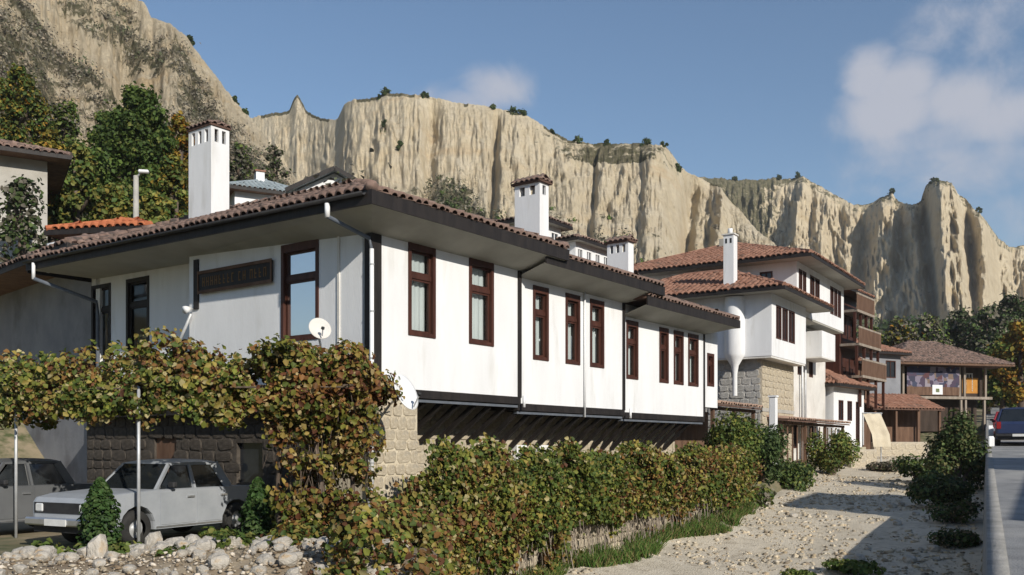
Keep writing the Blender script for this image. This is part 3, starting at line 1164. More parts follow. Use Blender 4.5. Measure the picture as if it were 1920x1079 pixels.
def window_part(parent, Wm, x0, x1, z0, z1, wood, style='main', name='window'):
    """Frame (the part) with its panes, transom and curtain as sub-parts."""
    w = x1 - x0
    f = MB(Wm)
    if style == 'main':
        fw, fd, proud = .085, .17, -.025
        hdr = .17
    elif style == 'mid':
        fw, fd, proud, hdr = .09, .14, -.02, .10
    else:
        fw, fd, proud, hdr = .07, .10, -.015, .07
    g = .003
    f.box(x0 + g, x0 + fw, proud, fd, z0 + g, z1 - g)
    f.box(x1 - fw, x1 - g, proud, fd, z0 + g, z1 - g)
    f.box(x0 + fw, x1 - fw, proud + .004, fd, z0 + g, z0 + fw)
    f.box(x0 + fw, x1 - fw, proud + .004, fd, z1 - hdr, z1 - g)
    win = f.build(name, wood, parent)
    zi0, zi1 = z0 + fw, z1 - hdr
    if style in ('main', 'mid'):
        zt_ = zi0 + (zi1 - zi0) * (.66 if style == 'main' else .7)
        MB(Wm).box(x0 + fw + .002, x1 - fw - .002, .03, .12, zt_, zt_ + .10).build('transom', wood, win)
        for (za, zb) in ((zi0, zt_), (zt_ + .10, zi1)):
            s = MB(Wm)
            s.box(x0 + fw + .003, x0 + fw + .05, .05, .10, za + .002, zb - .002)
            s.box(x1 - fw - .05, x1 - fw - .003, .05, .10, za + .002, zb - .002)
            s.box(x0 + fw + .05, x1 - fw - .05, .052, .098, za + .002, za + .045)
            s.box(x0 + fw + .05, x1 - fw - .05, .052, .098, zb - .045, zb - .002)
            s.build('sash', wood, win)
            MB(Wm).quad((x0 + fw + .045, .075, za + .04), (x1 - fw - .045, .075, za + .04), (x1 - fw - .045, .075, zb - .04), (x0 + fw + .045, .075, zb - .04)).build('pane', M['glass'], win)
            if style == 'main':
                c = MB(Wm)
                n_ = 14
                xa, xb = x0 + fw + .02, x1 - fw - .02
                V_, Q_ = [], []
                for i in range(n_ + 1):
                    x = xa + (xb - xa) * i / n_
                    yy_ = .19 + .018 * math.sin(i * 1.9)
                    V_ += [(x, yy_, za + .01), (x, yy_, zb - .01)]
                for i in range(n_):
                    Q_.append((2 * i, 2 * i + 2, 2 * i + 3, 2 * i + 1))
                c.add(V_, Q_)
                c.build('curtain', M['curtain'], win)
    else:
        xm = (x0 + x1) / 2
        MB(Wm).box(xm - .025, xm + .025, .01, .07, zi0, zi1).build('mullion', wood, win)
        for xa, xb in ((x0 + fw, xm - .025), (xm + .025, x1 - fw)):
            MB(Wm).box(xa, xb, .05, .06, zi0, zi1).build('pane', M['dark_glass'], win)
    return win


def tile_verts(w=.20, l=.44, seg=5):
    vs, fs = [], []
    for (y, r, lift) in ((0, w * .52, .012), (l, w * .42, -.004)):
        for s in range(seg + 1):
            a = math.pi * s / seg
            vs.append((math.cos(a) * r, y, math.sin(a) * r * .85 + lift))
    k = seg + 1
    fs = [(s, s + 1, k + s + 1, k + s) for s in range(seg)]
    # the thickness seen at the lower end
    b = len(vs)
    for s in range(seg + 1):
        a = math.pi * s / seg
        r = w * .40
        vs.append((math.cos(a) * r, .0, math.sin(a) * r * .85 - .002))
    fs += [(s + 1, s, b + s, b + s + 1) for s in range(seg)]
    return np.array(vs, float), np.array(fs, int)


TV, TF = tile_verts()
TILE_MESH = {}


def tile_mesh(matr, k):
    key = (matr.name, k)
    if key not in TILE_MESH:
        TILE_MESH[key] = np_mesh('tile', TV * np.array([1, 1, 1 + .06 * k]), TF, matr, smooth=True)
    return TILE_MESH[key]


def in_poly(p, poly):
    c = False
    j = len(poly) - 1
    for i in range(len(poly)):
        if (poly[i][1] > p[1]) != (poly[j][1] > p[1]) and \
                p[0] < (poly[j][0] - poly[i][0]) * (p[1] - poly[i][1]) / (poly[j][1] - poly[i][1]) + poly[i][0]:
            c = not c
        j = i
    return c


def roof_plane(roof, P0, ed, sd, poly, matr, single_rows=0, cw=.215, rl=.34, scale=1.0, max_row=99):
    """Clay tiles laid over one slope. poly is in (along the eave, up the slope) metres."""
    ed, sd = Vector(ed).normalized(), Vector(sd).normalized()
    nn = ed.cross(sd).normalized()
    if nn.z < 0:
        nn = -nn
    P0 = Vector(P0)
    e0, e1 = min(p[0] for p in poly), max(p[0] for p in poly)
    s1 = max(p[1] for p in poly)
    VV, FF = [], []
    k = len(TV)
    row = 0
    s = -.06
    B = np.array([list(ed), list(sd), list(nn)])
    while s < s1 and row < max_row:
        x = e0 + cw / 2
        while x < e1:
            if in_poly((x, max(s, .01) + rl * .4), poly):
                off = Vector(ed) * (x + RNG.normal() * .012) + sd * (s + RNG.normal() * .015) + nn * (.03 + RNG.normal() * .006)
                yaw = RNG.normal() * .035
                p = P0 + off
                if row < single_rows:
                    e2 = ed * math.cos(yaw) + sd * math.sin(yaw)
                    s2 = sd * math.cos(yaw) - ed * math.sin(yaw)
                    mtx = Matrix(((e2.x, s2.x, nn.x, p.x), (e2.y, s2.y, nn.y, p.y), (e2.z, s2.z, nn.z, p.z), (0, 0, 0, 1)))
                    if scale != 1.0:
                        mtx = mtx @ Matrix.Scale(scale, 4)
                    linkobj('tile', tile_mesh(matr, int(RNG.integers(0, 3))), roof, mtx)
                else:
                    c, sn = math.cos(yaw), math.sin(yaw)
                    L = TV * scale
                    L2 = np.stack([L[:, 0] * c - L[:, 1] * sn, L[:, 0] * sn + L[:, 1] * c, L[:, 2]], 1)
                    FF.append(TF + len(VV) * k)
                    VV.append(L2 @ B + np.array(p))
            x += cw
        s += rl
        row += 1
    if VV:
        o = linkobj('tile_covering', np_mesh('tile_covering', np.concatenate(VV), np.concatenate(FF), matr, smooth=True), roof)
        o['kind'] = 'stuff'


def hip_roof(parent, x0, x1, y0, y1, z, over, pitch, matr, fascia, cw=.25, rl=.4, th=.12, soffit=None, scale=1.15, tiles=True):
    """Hipped roof over a rectangle: decks, fascia boards, soffit and tiles."""
    X0, X1, Y0, Y1 = x0 - over, x1 + over, y0 - over, y1 + over
    w, d = X1 - X0, Y1 - Y0
    hh = min(w, d) / 2
    rz = z + th + hh * pitch
    e = z + th
    if w >= d:
        rA, rB = (X0 + hh, (Y0 + Y1) / 2, rz), (X1 - hh, (Y0 + Y1) / 2, rz)
    else:
        rA, rB = ((X0 + X1) / 2, Y0 + hh, rz), ((X0 + X1) / 2, Y1 - hh, rz)
    c = [(X0, Y0, e), (X1, Y0, e), (X1, Y1, e), (X0, Y1, e)]
    m = MB()
    if w >= d:
        fs = [(0, 1, 5, 4), (1, 2, 5), (2, 3, 4, 5), (3, 0, 4)]
    else:
        fs = [(0, 1, 4), (1, 2, 5, 4), (2, 3, 5), (3, 0, 4, 5)]
    m.add(c + [rA, rB] + [(p[0], p[1], e - .04) for p in c], fs + [(9, 8, 7, 6), (0, 1, 7, 6), (1, 2, 8, 7), (2, 3, 9, 8), (3, 0, 6, 9)])
    roof = m.build('roof', M['deck'] if tiles else matr, parent)
    f = MB()
    t = .035
    f.box(X0 + .004, X1 - .004, Y0 - t, Y0 - .001, z - .02, e + .015)
    f.box(X0 + .004, X1 - .004, Y1 + .001, Y1 + t, z - .02, e + .015)
    f.box(X0 - t, X0 - .001, Y0 - t, Y1 + t, z - .02, e + .015)
    f.box(X1 + .001, X1 + t, Y0 - t, Y1 + t, z - .02, e + .015)
    f.build('fascia', fascia, parent)
    if soffit:
        MB().box(X0 + .002, X1 - .002, Y0 + .002, Y1 - .002, z - .01, z + .02).build('soffit', soffit, parent)
    if tiles:
        sl = math.sqrt(1 + pitch * pitch)
        L = hh * sl
        sd = [(0, 1, pitch), (-1, 0, pitch), (0, -1, pitch), (1, 0, pitch)]
        ed = [(1, 0, 0), (0, 1, 0), (-1, 0, 0), (0, -1, 0)]
        ln = [w, d, w, d]
        for i in range(4):
            poly = [(0, 0), (ln[i], 0), (ln[i] - hh, L), (hh, L)]
            if ln[i] - 2 * hh < .02:
                poly = [(0, 0), (ln[i], 0), (ln[i] / 2, L)]
            roof_plane(roof, c[i], ed[i], sd[i], poly, matr, 0, cw, rl, scale)
        # ridge and hip tiles in one bedded line
        rm = MB()
        lines = [(rA, rB), (c[0], rA), (c[3], rA if w >= d else rB), (c[1], rB if w >= d else rA), (c[2], rB)]
        for p, q in lines:
            p, q = Vector(p), Vector(q)
            if (q - p).length > .05:
                rm.tube([p + Vector((0, 0, .05)), q + Vector((0, 0, .05))], .11, 6)
        rm.build('ridge_tiles', matr, roof)
    return roof


def chimney_part(parent, x0, x1, y0, y1, z0, z1, vents_y, vents_x, cap_mat, vent_h=.30, tall=.14, ov=.08):
    """White plastered stack with open smoke slots under a tiled cap."""
    t = .07
    zt0, zt1 = z1 - vent_h - .06, z1 - .06

    def slots(L, nslots):
        if nslots == 0:
            return []
        w = L / (nslots * 2.0 + .6)
        gap = (L - nslots * w) / (nslots + 1)
        return [(gap + i * (w + gap), gap + i * (w + gap) + w, zt0, zt1) for i in range(nslots)]
    W, D_ = x1 - x0, y1 - y0
    mb = MB()
    st = None
    for (ox, oy, dg, L, ns) in ((x0, y0, 0, W, vents_x), (x0, y1, -90, D_, vents_y), (x1, y0, 90, D_, vents_y), (x1, y1, 180, W, vents_x)):
        o = wall_part(parent, frame_at(ox, oy, dg), .001, L - .001, z0, z1, slots(L, ns), M['plaster'], t, 'chimney_side')
        if st is None:
            st = o
            o.name = 'chimney'
        else:
            o.parent = st
    core = MB().box(x0 + t + .03, x1 - t - .03, y0 + t + .03, y1 - t - .03, z0, zt0 - .02)
    core.build('flue', M['black_plastic'], st)
    cx, cy = (x0 + x1) / 2, (y0 + y1) / 2
    c = MB()
    a = [(x0 - ov, y0 - ov, z1 + .004), (x1 + ov, y0 - ov, z1 + .004), (x1 + ov, y1 + ov, z1 + .004), (x0 - ov, y1 + ov, z1 + .004)]
    r = min(W, D_) / 2
    if D_ > W:
        top = [(cx, y0 + r * .7, z1 + tall), (cx, y1 - r * .7, z1 + tall)]
        fs = [(4, 5, 8), (5, 6, 9, 8), (6, 7, 9), (7, 4, 8, 9)]
    else:
        top = [(x0 + r * .7, cy, z1 + tall), (x1 - r * .7, cy, z1 + tall)]
        fs = [(4, 5, 9, 8), (5, 6, 9), (6, 7, 8, 9), (7, 4, 8)]
    c.add(a + [(p[0], p[1], p[2] + .05) for p in a] + top,
          [(3, 2, 1, 0), (0, 1, 5, 4), (1, 2, 6, 5), (2, 3, 7, 6), (3, 0, 4, 7)] + fs)
    cap = c.build('cap', M['deck'], st)
    # tiles on the cap
    for (p0, ed, sdv, ln) in (((x0 - ov, y1 + ov, z1 + .05), (0, -1, 0), (1, 0, tall / (W / 2 + ov)), D_ + 2 * ov),
                              ((x0 - ov, y0 - ov, z1 + .05), (1, 0, 0), (0, 1, tall / (D_ / 2 + ov)), W + 2 * ov),
                              ((x1 + ov, y0 - ov, z1 + .05), (0, 1, 0), (-1, 0, tall / (W / 2 + ov)), D_ + 2 * ov)):
        n_ = max(2, int(ln / .17))
        for i in range(n_):
            ed_, sd_ = Vector(ed), Vector(sdv).normalized()
            nn = ed_.cross(sd_).normalized()
            p = Vector(p0) + ed_ * (ln * (i + .5) / n_) - sd_ * .03 + nn * .01
            mtx = Matrix(((ed_.x, sd_.x, nn.x, p.x), (ed_.y, sd_.y, nn.y, p.y), (ed_.z, sd_.z, nn.z, p.z), (0, 0, 0, 1)))
            linkobj('cap_tile', tile_mesh(cap_mat, 0), st, mtx @ Matrix.Diagonal((.75, .8, .7, 1)))
    return st


def stones_on_wall(parent, Wm, x0, x1, z0, z1, matr, n_max, w=(.25, .5), h=(.16, .26), proud=.03, ops=(), meshes=[]):
    """Uneven coursed stones set proud of the mortar, each an object of its own."""
    if not meshes:
        for i in range(7):
            mb = MB()
            k = 8
            ring = []
            for (cx, cz) in ((1, .55), (.72, 1), (-.72, 1), (-1, .55), (-1, -.55), (-.72, -1), (.72, -1), (1, -.55)):
                ring.append((cx * .5 * random.uniform(.86, 1.02), cz * .5 * random.uniform(.84, 1.04)))
            vs = [(p[0], .5, p[1]) for p in ring] + [(p[0], -.25, p[1]) for p in ring] + [(p[0] * .90, -.5, p[1] * .88) for p in ring]
            vs.append((random.uniform(-.2, .2), -.58, random.uniform(-.2, .2)))
            fs = []
            for r in range(2):
                fs += [(r * k + s, r * k + (s + 1) % k, r * k + k + (s + 1) % k, r * k + k + s) for s in range(k)]
            fs += [(2 * k + s, 2 * k + (s + 1) % k, 3 * k) for s in range(k)]
            mb.add(vs, fs)
            meshes.append(mb.mesh('stone', None, False))
    variants = {}
    z = z0
    cnt = 0
    while z < z1 - .05 and cnt < n_max:
        hh = min(random.uniform(*h), z1 - z)
        x = x0 + random.uniform(-.1, 0)
        while x < x1 and cnt < n_max:
            ww = random.uniform(*w)
            xa, xb = max(x, x0), min(x + ww, x1)
            if xb - xa > .08 and not any(o[0] < (xa + xb) / 2 < o[1] and o[2] < z + hh / 2 < o[3] for o in ops):
                i = random.randrange(7)
                key = (i, matr.name)
                if key not in STONE_MESH:
                    me = meshes[i].copy()
                    me.materials.append(matr)
                    STONE_MESH[key] = me
                mtx = Wm @ Matrix.Translation(((xa + xb) / 2, -proud * .2, z + hh / 2)) @ Matrix.Diagonal(
                    (xb - xa - .004, proud * 2 * random.uniform(.5, 1.4), (hh - .004) * random.uniform(.9, 1.08), 1)) @ Matrix.Rotation(random.uniform(-.05, .05), 4, 'Y')
                linkobj('stone', STONE_MESH[key], parent, mtx)
                cnt += 1
            x += ww
        z += hh
    return cnt


STONE_MESH = {}

# ------------------------------------------------------------------ the white house
house = empty('house', HC, HROT, 'long white house with jettied upper storey and dark brown windows', 'house')


def k_of(px):
    return (px - 960) / F


def a_of(px, b=0.0):
    """Distance along the sunlit facade (standing at inset b) shown at column px."""
    X0, Y0 = HC.x + HV.x * b, HC.y + HV.y * b
    k = k_of(px)
    return (k * Y0 - X0) / (HU.x - k * HU.y)


def b_of(px, a=0.0):
    X0, Y0 = HC.x + HU.x * a, HC.y + HU.y * a
    k = k_of(px)
    return (k * Y0 - X0) / (HV.x - k * HV.y)


def z_of(px, py, a, b):
    y = HC.y + HU.y * a + HV.y * b
    return EYE + (HY - py) * y / F


OV = .80
SECT = [  # a0, a1, inset, z floor, z wall top, z fascia bottom, fascia top
    (0.0, a_of(975), 0.0, 2.88, 5.84, 6.13, 6.36),
    (a_of(975), a_of(1170, .1), .10, 2.74, 5.72, 5.97, 6.19),
    (a_of(1170, .1), a_of(1320, .2), .20, 2.68, 5.38, 5.63, 5.85)]
WINS = [  # (left px, right px, top px, bottom px) at the left edge
    [(765, 816, 451, 629), (879, 925, 480, 644)],
    [(999, 1028, 532, 672), (1060, 1087, 549, 682), (1106, 1132, 562, 690)],
    [(1174, 1196, 597, 711), (1236, 1253, 613, 717), (1263, 1281, 620, 720), (1290, 1309, 626, 724)]]
for si, (a0, a1, ins, zf, zw, f0, f1) in enumerate(SECT):
    Wm = frame_at(0, ins)
    ops = []
    for (l, r, t_, b_) in WINS[si]:
        xa, xb = a_of(l, ins), a_of(r, ins)
        za, zb = z_of(l, b_, xa, ins), z_of(l, t_, xa, ins)
        xa = max(xa, a0 + .12)
        ops.append((xa, xb, za, zb))
    zlo = sum(o[2] for o in ops) / len(ops)
    zhi = sum(o[3] for o in ops) / len(ops)
    ops = [(o[0], o[1], zlo, zhi) for o in ops]
    wall_part(house, Wm, a0, a1, zf, f0 + .1, ops, M['plaster'], .25)
    for o in ops:
        window_part(house, Wm, *o, M['brown_wood'])
    # jetty floor, sill beam and gutter line under the wall
    MB().box(a0 + .01, a1 - .01, ins + .25, 3.0, zf + .005, zf + .10).build('jetty_floor', M['old_wood'], house)
    MB().box(a0, a1 - .004, ins - .03, ins + .22, zf - .17, zf - .002).build('sill_beam', M['black_wood'], house)
    MB().box(a0 + .05, a1 - .06, ins + .02, ins + .12, zf - .25, zf - .19).build('under_beam', M['grey_metal'], house)
    # corner board at the far end of each section
    w_ = .10 if si < 2 else .06
    MB().box(a1 - w_, a1 + .03, ins - .03, ins - .001, zf - .02, zw - .01).build('corner_board', M['black_wood'], house)
    MB().box(a1 + .001, a1 + .03, ins - .001, ins + .5, zf - .02, zw - .01).build('corner_board', M['black_wood'], house)

# short stretch of wall beyond the last section
aE = SECT[2][1]
Wm = frame_at(0, .24)
wx0, wx1 = aE + .32, aE + .86
wz0, wz1 = 3.7, 4.8
wall_part(house, Wm, aE + .04, aE + 1.15, 3.0, 5.6, [(wx0, wx1, wz0, wz1)], M['plaster'])
window_part(house, Wm, wx0, wx1, wz0, wz1, M['brown_wood'], 'mid')
wall_part(house, frame_at(aE + 1.15, .24, 90), .01, 4.0, 3.0, 5.6, [], M['plaster'])

# corner boards and downpipe at the near corner
MB().box(.0, .235, -.035, -.001, 2.84, 5.84).build('corner_board', M['black_wood'], house)
MB().box(-.035, -.001, -.035, .16, 2.6, 5.84).build('corner_board', M['black_wood'], house)

# shaded facade: bay near the corner, recess further back
BAY = b_of(365)
REC = .60
LEN_B = 10.9
lw = [(b_of(598), b_of(528), z_of(528, 640, 0, b_of(528)), z_of(560, 453, 0, b_of(560)))]
ops = [(BAY - b1, BAY - b0, 3.90, 5.93) for (b0, b1, _, _) in lw]
WmL = frame_at(0, BAY, -90)
wall_part(house, WmL, 0.0, BAY - .001, 2.60, 6.25, ops, M['plaster'], .25)
for o in ops:
    window_part(house, WmL, *o, M['brown_wood'])
MB().box(-.036, -.001, BAY - .17, BAY + .0, 4.85, 5.98).build('corner_board', M['black_wood'], house)
wall_part(house, frame_at(0.0, BAY + .001, 0), .0, REC, 2.60, 6.25, [], M['plaster'], .2)
WmR = frame_at(REC, LEN_B, -90)
ops = []
for (l, r) in ((172, 208), (237, 280)):
    b0, b1 = b_of(r, REC), b_of(l, REC)
    ops.append((LEN_B - b1, LEN_B - b0, 3.75, 6.02))
wall_part(house, WmR, 0.0, LEN_B - BAY - .22, 2.30, 6.34, ops, M['plaster'], .25)
for o in ops:
    window_part(house, WmR, *o, M['black_wood'], 'mid')
# vertical cover strip near the corner
bs = b_of(636)
MB().box(-.03, -.001, bs - .03, bs + .03, 3.2, 5.98).build('cover_strip', M['plaster_dull'], house)
# far end wall and back wall
wall_part(house, frame_at(SECT[0][1], LEN_B, 180), 0, SECT[0][1] - REC, 0, 6.2, [], M['plaster'], .2)
wall_part(house, frame_at(aE + 1.5, 7.0, 180), 0, aE - 3.4, 0, 5.6, [], M['plaster'], .2)
wall_part(house, frame_at(SECT[0][1] + .2, 7.0, 90), 0, LEN_B - 7.0, 0, 6.2, [], M['plaster'], .2)

# ground floor: a pier at the corner, stone wall set back under the jetty
GI = 1.25
pier = MB().box(0.0, 1.35, .02, 1.5, -.3, 2.72, bev=.03).build('pier', M['render_beige'], house)
stones_on_wall(pier, frame_at(0, .02), .02, 1.33, .0, 2.6, M['stone'], 48, (.22, .48), (.16, .28), .018)
gw = wall_part(house, frame_at(1.35, GI), .0, aE - 1.35, -.3, 2.74, [], M['mortar'], .3, 'ground_wall')
stones_on_wall(gw, frame_at(1.35, GI), .02, aE - 1.4, .9, 2.6, M['stone'], 240, (.28, .58), (.18, .30), .022)
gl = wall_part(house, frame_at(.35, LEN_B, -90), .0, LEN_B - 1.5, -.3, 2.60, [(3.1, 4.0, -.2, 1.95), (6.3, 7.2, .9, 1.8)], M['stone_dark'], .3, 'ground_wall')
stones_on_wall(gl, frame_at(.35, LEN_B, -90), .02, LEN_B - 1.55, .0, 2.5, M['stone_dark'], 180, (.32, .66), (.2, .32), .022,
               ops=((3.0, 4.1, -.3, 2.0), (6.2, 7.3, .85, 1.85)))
dr_ = MB(frame_at(.35, LEN_B, -90)).box(3.1, 4.0, .06, .12, -.2, 1.95).build('door', M['old_wood'], house)
MB(frame_at(.35, LEN_B, -90)).box(3.85, 3.92, .02, .06, .95, 1.08).build('door_handle', M['metal'], dr_)
MB(frame_at(.35, LEN_B, -90)).box(6.3, 7.2, .1, .12, .9, 1.8).build('pane', M['dark_glass'], house)
MB().box(.0, .34, 1.5, LEN_B, 2.45, 2.6).build('jetty_beam', M['black_wood'], house)
MB().box(REC - .02, REC + .3, BAY, LEN_B, 2.25, 2.44).build('jetty_beam', M['black_wood'], house)
# raking struts and joists under the jetty
for i in range(24):
    a = 1.62 + i * .56
    if a > aE - .2:
        break
    si = 0 if a < SECT[0][1] else 1 if a < SECT[1][1] else 2
    zf = SECT[si][3]
    ins = SECT[si][2]
    MB().bar((a, GI - .06, zf - 1.05), (a, ins + .12, zf - .24), .08, .11).build('strut', M['black_wood'], house)
for i in range(30):
    a = 1.5 + i * .46
    if a > aE - .1:
        break
    si = 0 if a < SECT[0][1] else 1 if a < SECT[1][1] else 2
    MB().box(a - .05, a + .05, SECT[si][2] + .23, GI + .02, SECT[si][3] - .15, SECT[si][3] - .002).build('joist', M['black_wood'], house)

# --- roofs
PL, PR = .415, .365
a0, a1, ins, zf, zw, f0, f1 = SECT[0]
A0, A1, B0, B1 = -OV, a1 + OV, -OV, LEN_B + .8
ra = (A0 + A1) / 2
rz = f1 + (ra - A0) * PL
rb0 = B0 + (rz - f1) / PR
rb1 = B1 - (rz - f1) / .5
rf = MB()
RISE = .18
c = [(A0, B0, f1), (A1, B0, f1), (A1, B1, f1 + RISE), (A0, B1, f1 + RISE)]
rf.add(c + [(ra, rb0, rz + .05), (ra, rb1, rz + RISE)] + [(p[0], p[1], p[2] - .05) for p in c],
       [(0, 1, 4), (1, 2, 5, 4), (2, 3, 5), (3, 0, 4, 5), (0, 1, 7, 6), (1, 2, 8, 7), (2, 3, 9, 8), (3, 0, 6, 9), (6, 7, 8, 9)])
roof1 = rf.build('roof', M['deck'], house)
sl = math.sqrt(1 + PL * PL)
LL = (ra - A0) * sl
roof_plane(roof1, (A0, B1, f1 + RISE), (0, -1, -RISE / (B1 - B0)), (1, 0, PL),
           [(0, 0), (B1 - B0, 0), (B1 - rb0, LL), (B1 - rb1, LL)], M['tile'], 2)
slr = math.sqrt(1 + PR * PR)
roof_plane(roof1, (A0, B0, f1), (1, 0, 0), (0, 1, PR), [(0, 0), (A1 - A0, 0), (ra - A0, (rb0 - B0) * slr)], M['tile'], 2)
roof_plane(roof1, (A1, B0, f1), (0, 1, 0), (-1, 0, PL), [(0, 0), (B1 - B0, 0), (rb1 - B0, LL), (rb0 - B0, LL)], M['tile'], 0)
rt = MB()
rzA, rzB = rz + .05, rz + RISE
for p, q in (((ra, rb0, rzA), (ra, rb1, rzB)), (c[0], (ra, rb0, rzA)), (c[1], (ra, rb0, rzA)), (c[3], (ra, rb1, rzB))):
    p, q = Vector(p), Vector(q)
    n_ = max(2, int((q - p).length / .36))
    for i in range(n_):
        s, e = p.lerp(q, i / n_), p.lerp(q, (i + 1.12) / n_)
        rt.tube([s + Vector((0, 0, .07)), e + Vector((0, 0, .05))], [.125, .10], 7)
rto = rt.build('ridge_tiles', M['tile'], roof1, True)
rto['kind'] = 'stuff'
# soffit: coved from the wall head out to the fascia
so = MB()
so.add([(A0, B0, f0), (A1, B0, f0), (a1 + .001, -.001, zw), (-.001, -.001, zw)], [(0, 1, 2, 3)])
so.add([(A0, B0, f0), (-.001, -.001, zw), (-.001, BAY, f0 - .05), (REC, BAY, f0 - .02), (REC, LEN_B, f0 + .06), (A0, B1, f0 + RISE), (A0, BAY, f0 + RISE * .5)], [(0, 1, 2, 6), (6, 2, 3, 4, 5)])
so.add([(A1, B0, f0), (a1, 0, zw), (a1, 3.0, zw), (A1, 3.0, f0)], [(0, 1, 2, 3)])
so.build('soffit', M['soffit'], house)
fa = MB()
t = .04
fa.box(A0 - t, A1 + t, B0 - t, B0 - .001, f0 - .02, f1 + .01)
fa.build('fascia', M['black_wood'], house)
MB().add([(A0 - t, B0 - .001, f0 - .02), (A0 - .001, B0 - .001, f0 - .02), (A0 - .001, B1 + t, f0 + RISE - .02), (A0 - t, B1 + t, f0 + RISE - .02),
          (A0 - t, B0 - .001, f1 + .01), (A0 - .001, B0 - .001, f1 + .01), (A0 - .001, B1 + t, f1 + RISE + .01), (A0 - t, B1 + t, f1 + RISE + .01)],
         [(0, 3, 2, 1), (4, 5, 6, 7), (0, 1, 5, 4), (1, 2, 6, 5), (2, 3, 7, 6), (3, 0, 4, 7)]).build('fascia', M['black_wood'], house)
MB().box(A1 + .001, A1 + t, B0 - .001, 3.0, f0 - .02, f1 + .01).build('fascia', M['black_wood'], house)
MB().box(A0, A1, B1 + .001, B1 + t, f0 + .1, f1 + RISE).build('fascia', M['black_wood'], house)


def half_gutter(p, q, r, parent, matr):
    """Half-round gutter channel from p to q."""
    p, q = Vector(p), Vector(q)
    d = (q - p).normalized()
    s = Vector((-d.y, d.x, 0))
    g_ = MB()
    vs, fs = [], []
    k = 7
    for P in (p, q):
        for rr in (r, r - .012):
            for i in range(k):
                a = math.pi + math.pi * i / (k - 1)
                vs.append(P + s * math.cos(a) * rr + Vector((0, 0, math.sin(a) * rr)))
    for i in range(k - 1):
        fs += [(i, i + 1, 2 * k + i + 1, 2 * k + i), (k + i + 1, k + i, 3 * k + i, 3 * k + i + 1)]
        fs += [(i, i + 1, k + i + 1, k + i), (2 * k + i, 2 * k + i + 1, 3 * k + i + 1, 3 * k + i)]
    fs += [(0, k, 3 * k, 2 * k), (k - 1, 2 * k - 1, 4 * k - 1, 3 * k - 1)]
    g_.add(vs, fs)
    return g_.build('gutter', matr, parent, True)


half_gutter((A0 - .11, B0 + .1, f1 - .03), (A0 - .11, B1, f1 + RISE - .03), .062, house, M['black_plastic'])
# downpipes
MB().tube([(A0 - .11, .25, f1 - .10), (A0 - .11, .25, f1 - .36)], .05, 10).build('downpipe_outlet', M['white_metal'], house, True)
MB().tube([(A0 - .11, .25, f1 - .34), (-.09, -.02, zw - .12), (-.09, -.09, zw - .35)], .042, 8).build('downpipe_elbow', M['grey_metal'], house, True)
MB().tube([(-.09, -.09, zw - .33), (-.09, -.09, .3)], .042, 10).build('downpipe', M['white_metal'], house, True)
for z in (5.2, 4.3, 3.4, 2.4, 1.4):
    MB().tube([(-.09, -.09, z), (-.09, -.09, z + .03)], .05, 10).build('pipe_clip', M['metal'], house)
MB().tube([(A0 - .11, B1 - .5, f1 + .06), (A0 - .11, B1 - .5, f1 - .36)], .045, 8).build('downpipe_outlet', M['white_metal'], house, True)
MB().tube([(A0 - .11, B1 - .5, f1 - .34), (REC - .12, LEN_B - .25, zw - .3), (REC - .09, LEN_B - .25, zw - .65), (REC - .09, LEN_B - .25, .2)], .05, 8).build(
    'downpipe', M['grey_metal'], house, True)
for si in (0, 1):
    a_ = SECT[si][1] - .02
    MB().tube([(a_ + .10, -.06, SECT[si][3] + .03), (a_ + .10, -.06, SECT[si][3] - .24)], .035, 8).build('pipe_end', M['white_metal'], house, True)
am = a_of(1094, .1)
MB().tube([(am, .06, SECT[1][5] - .1), (am, .06, SECT[1][3] - .26)], .03, 8).build('downpipe', M['white_metal'], house, True)

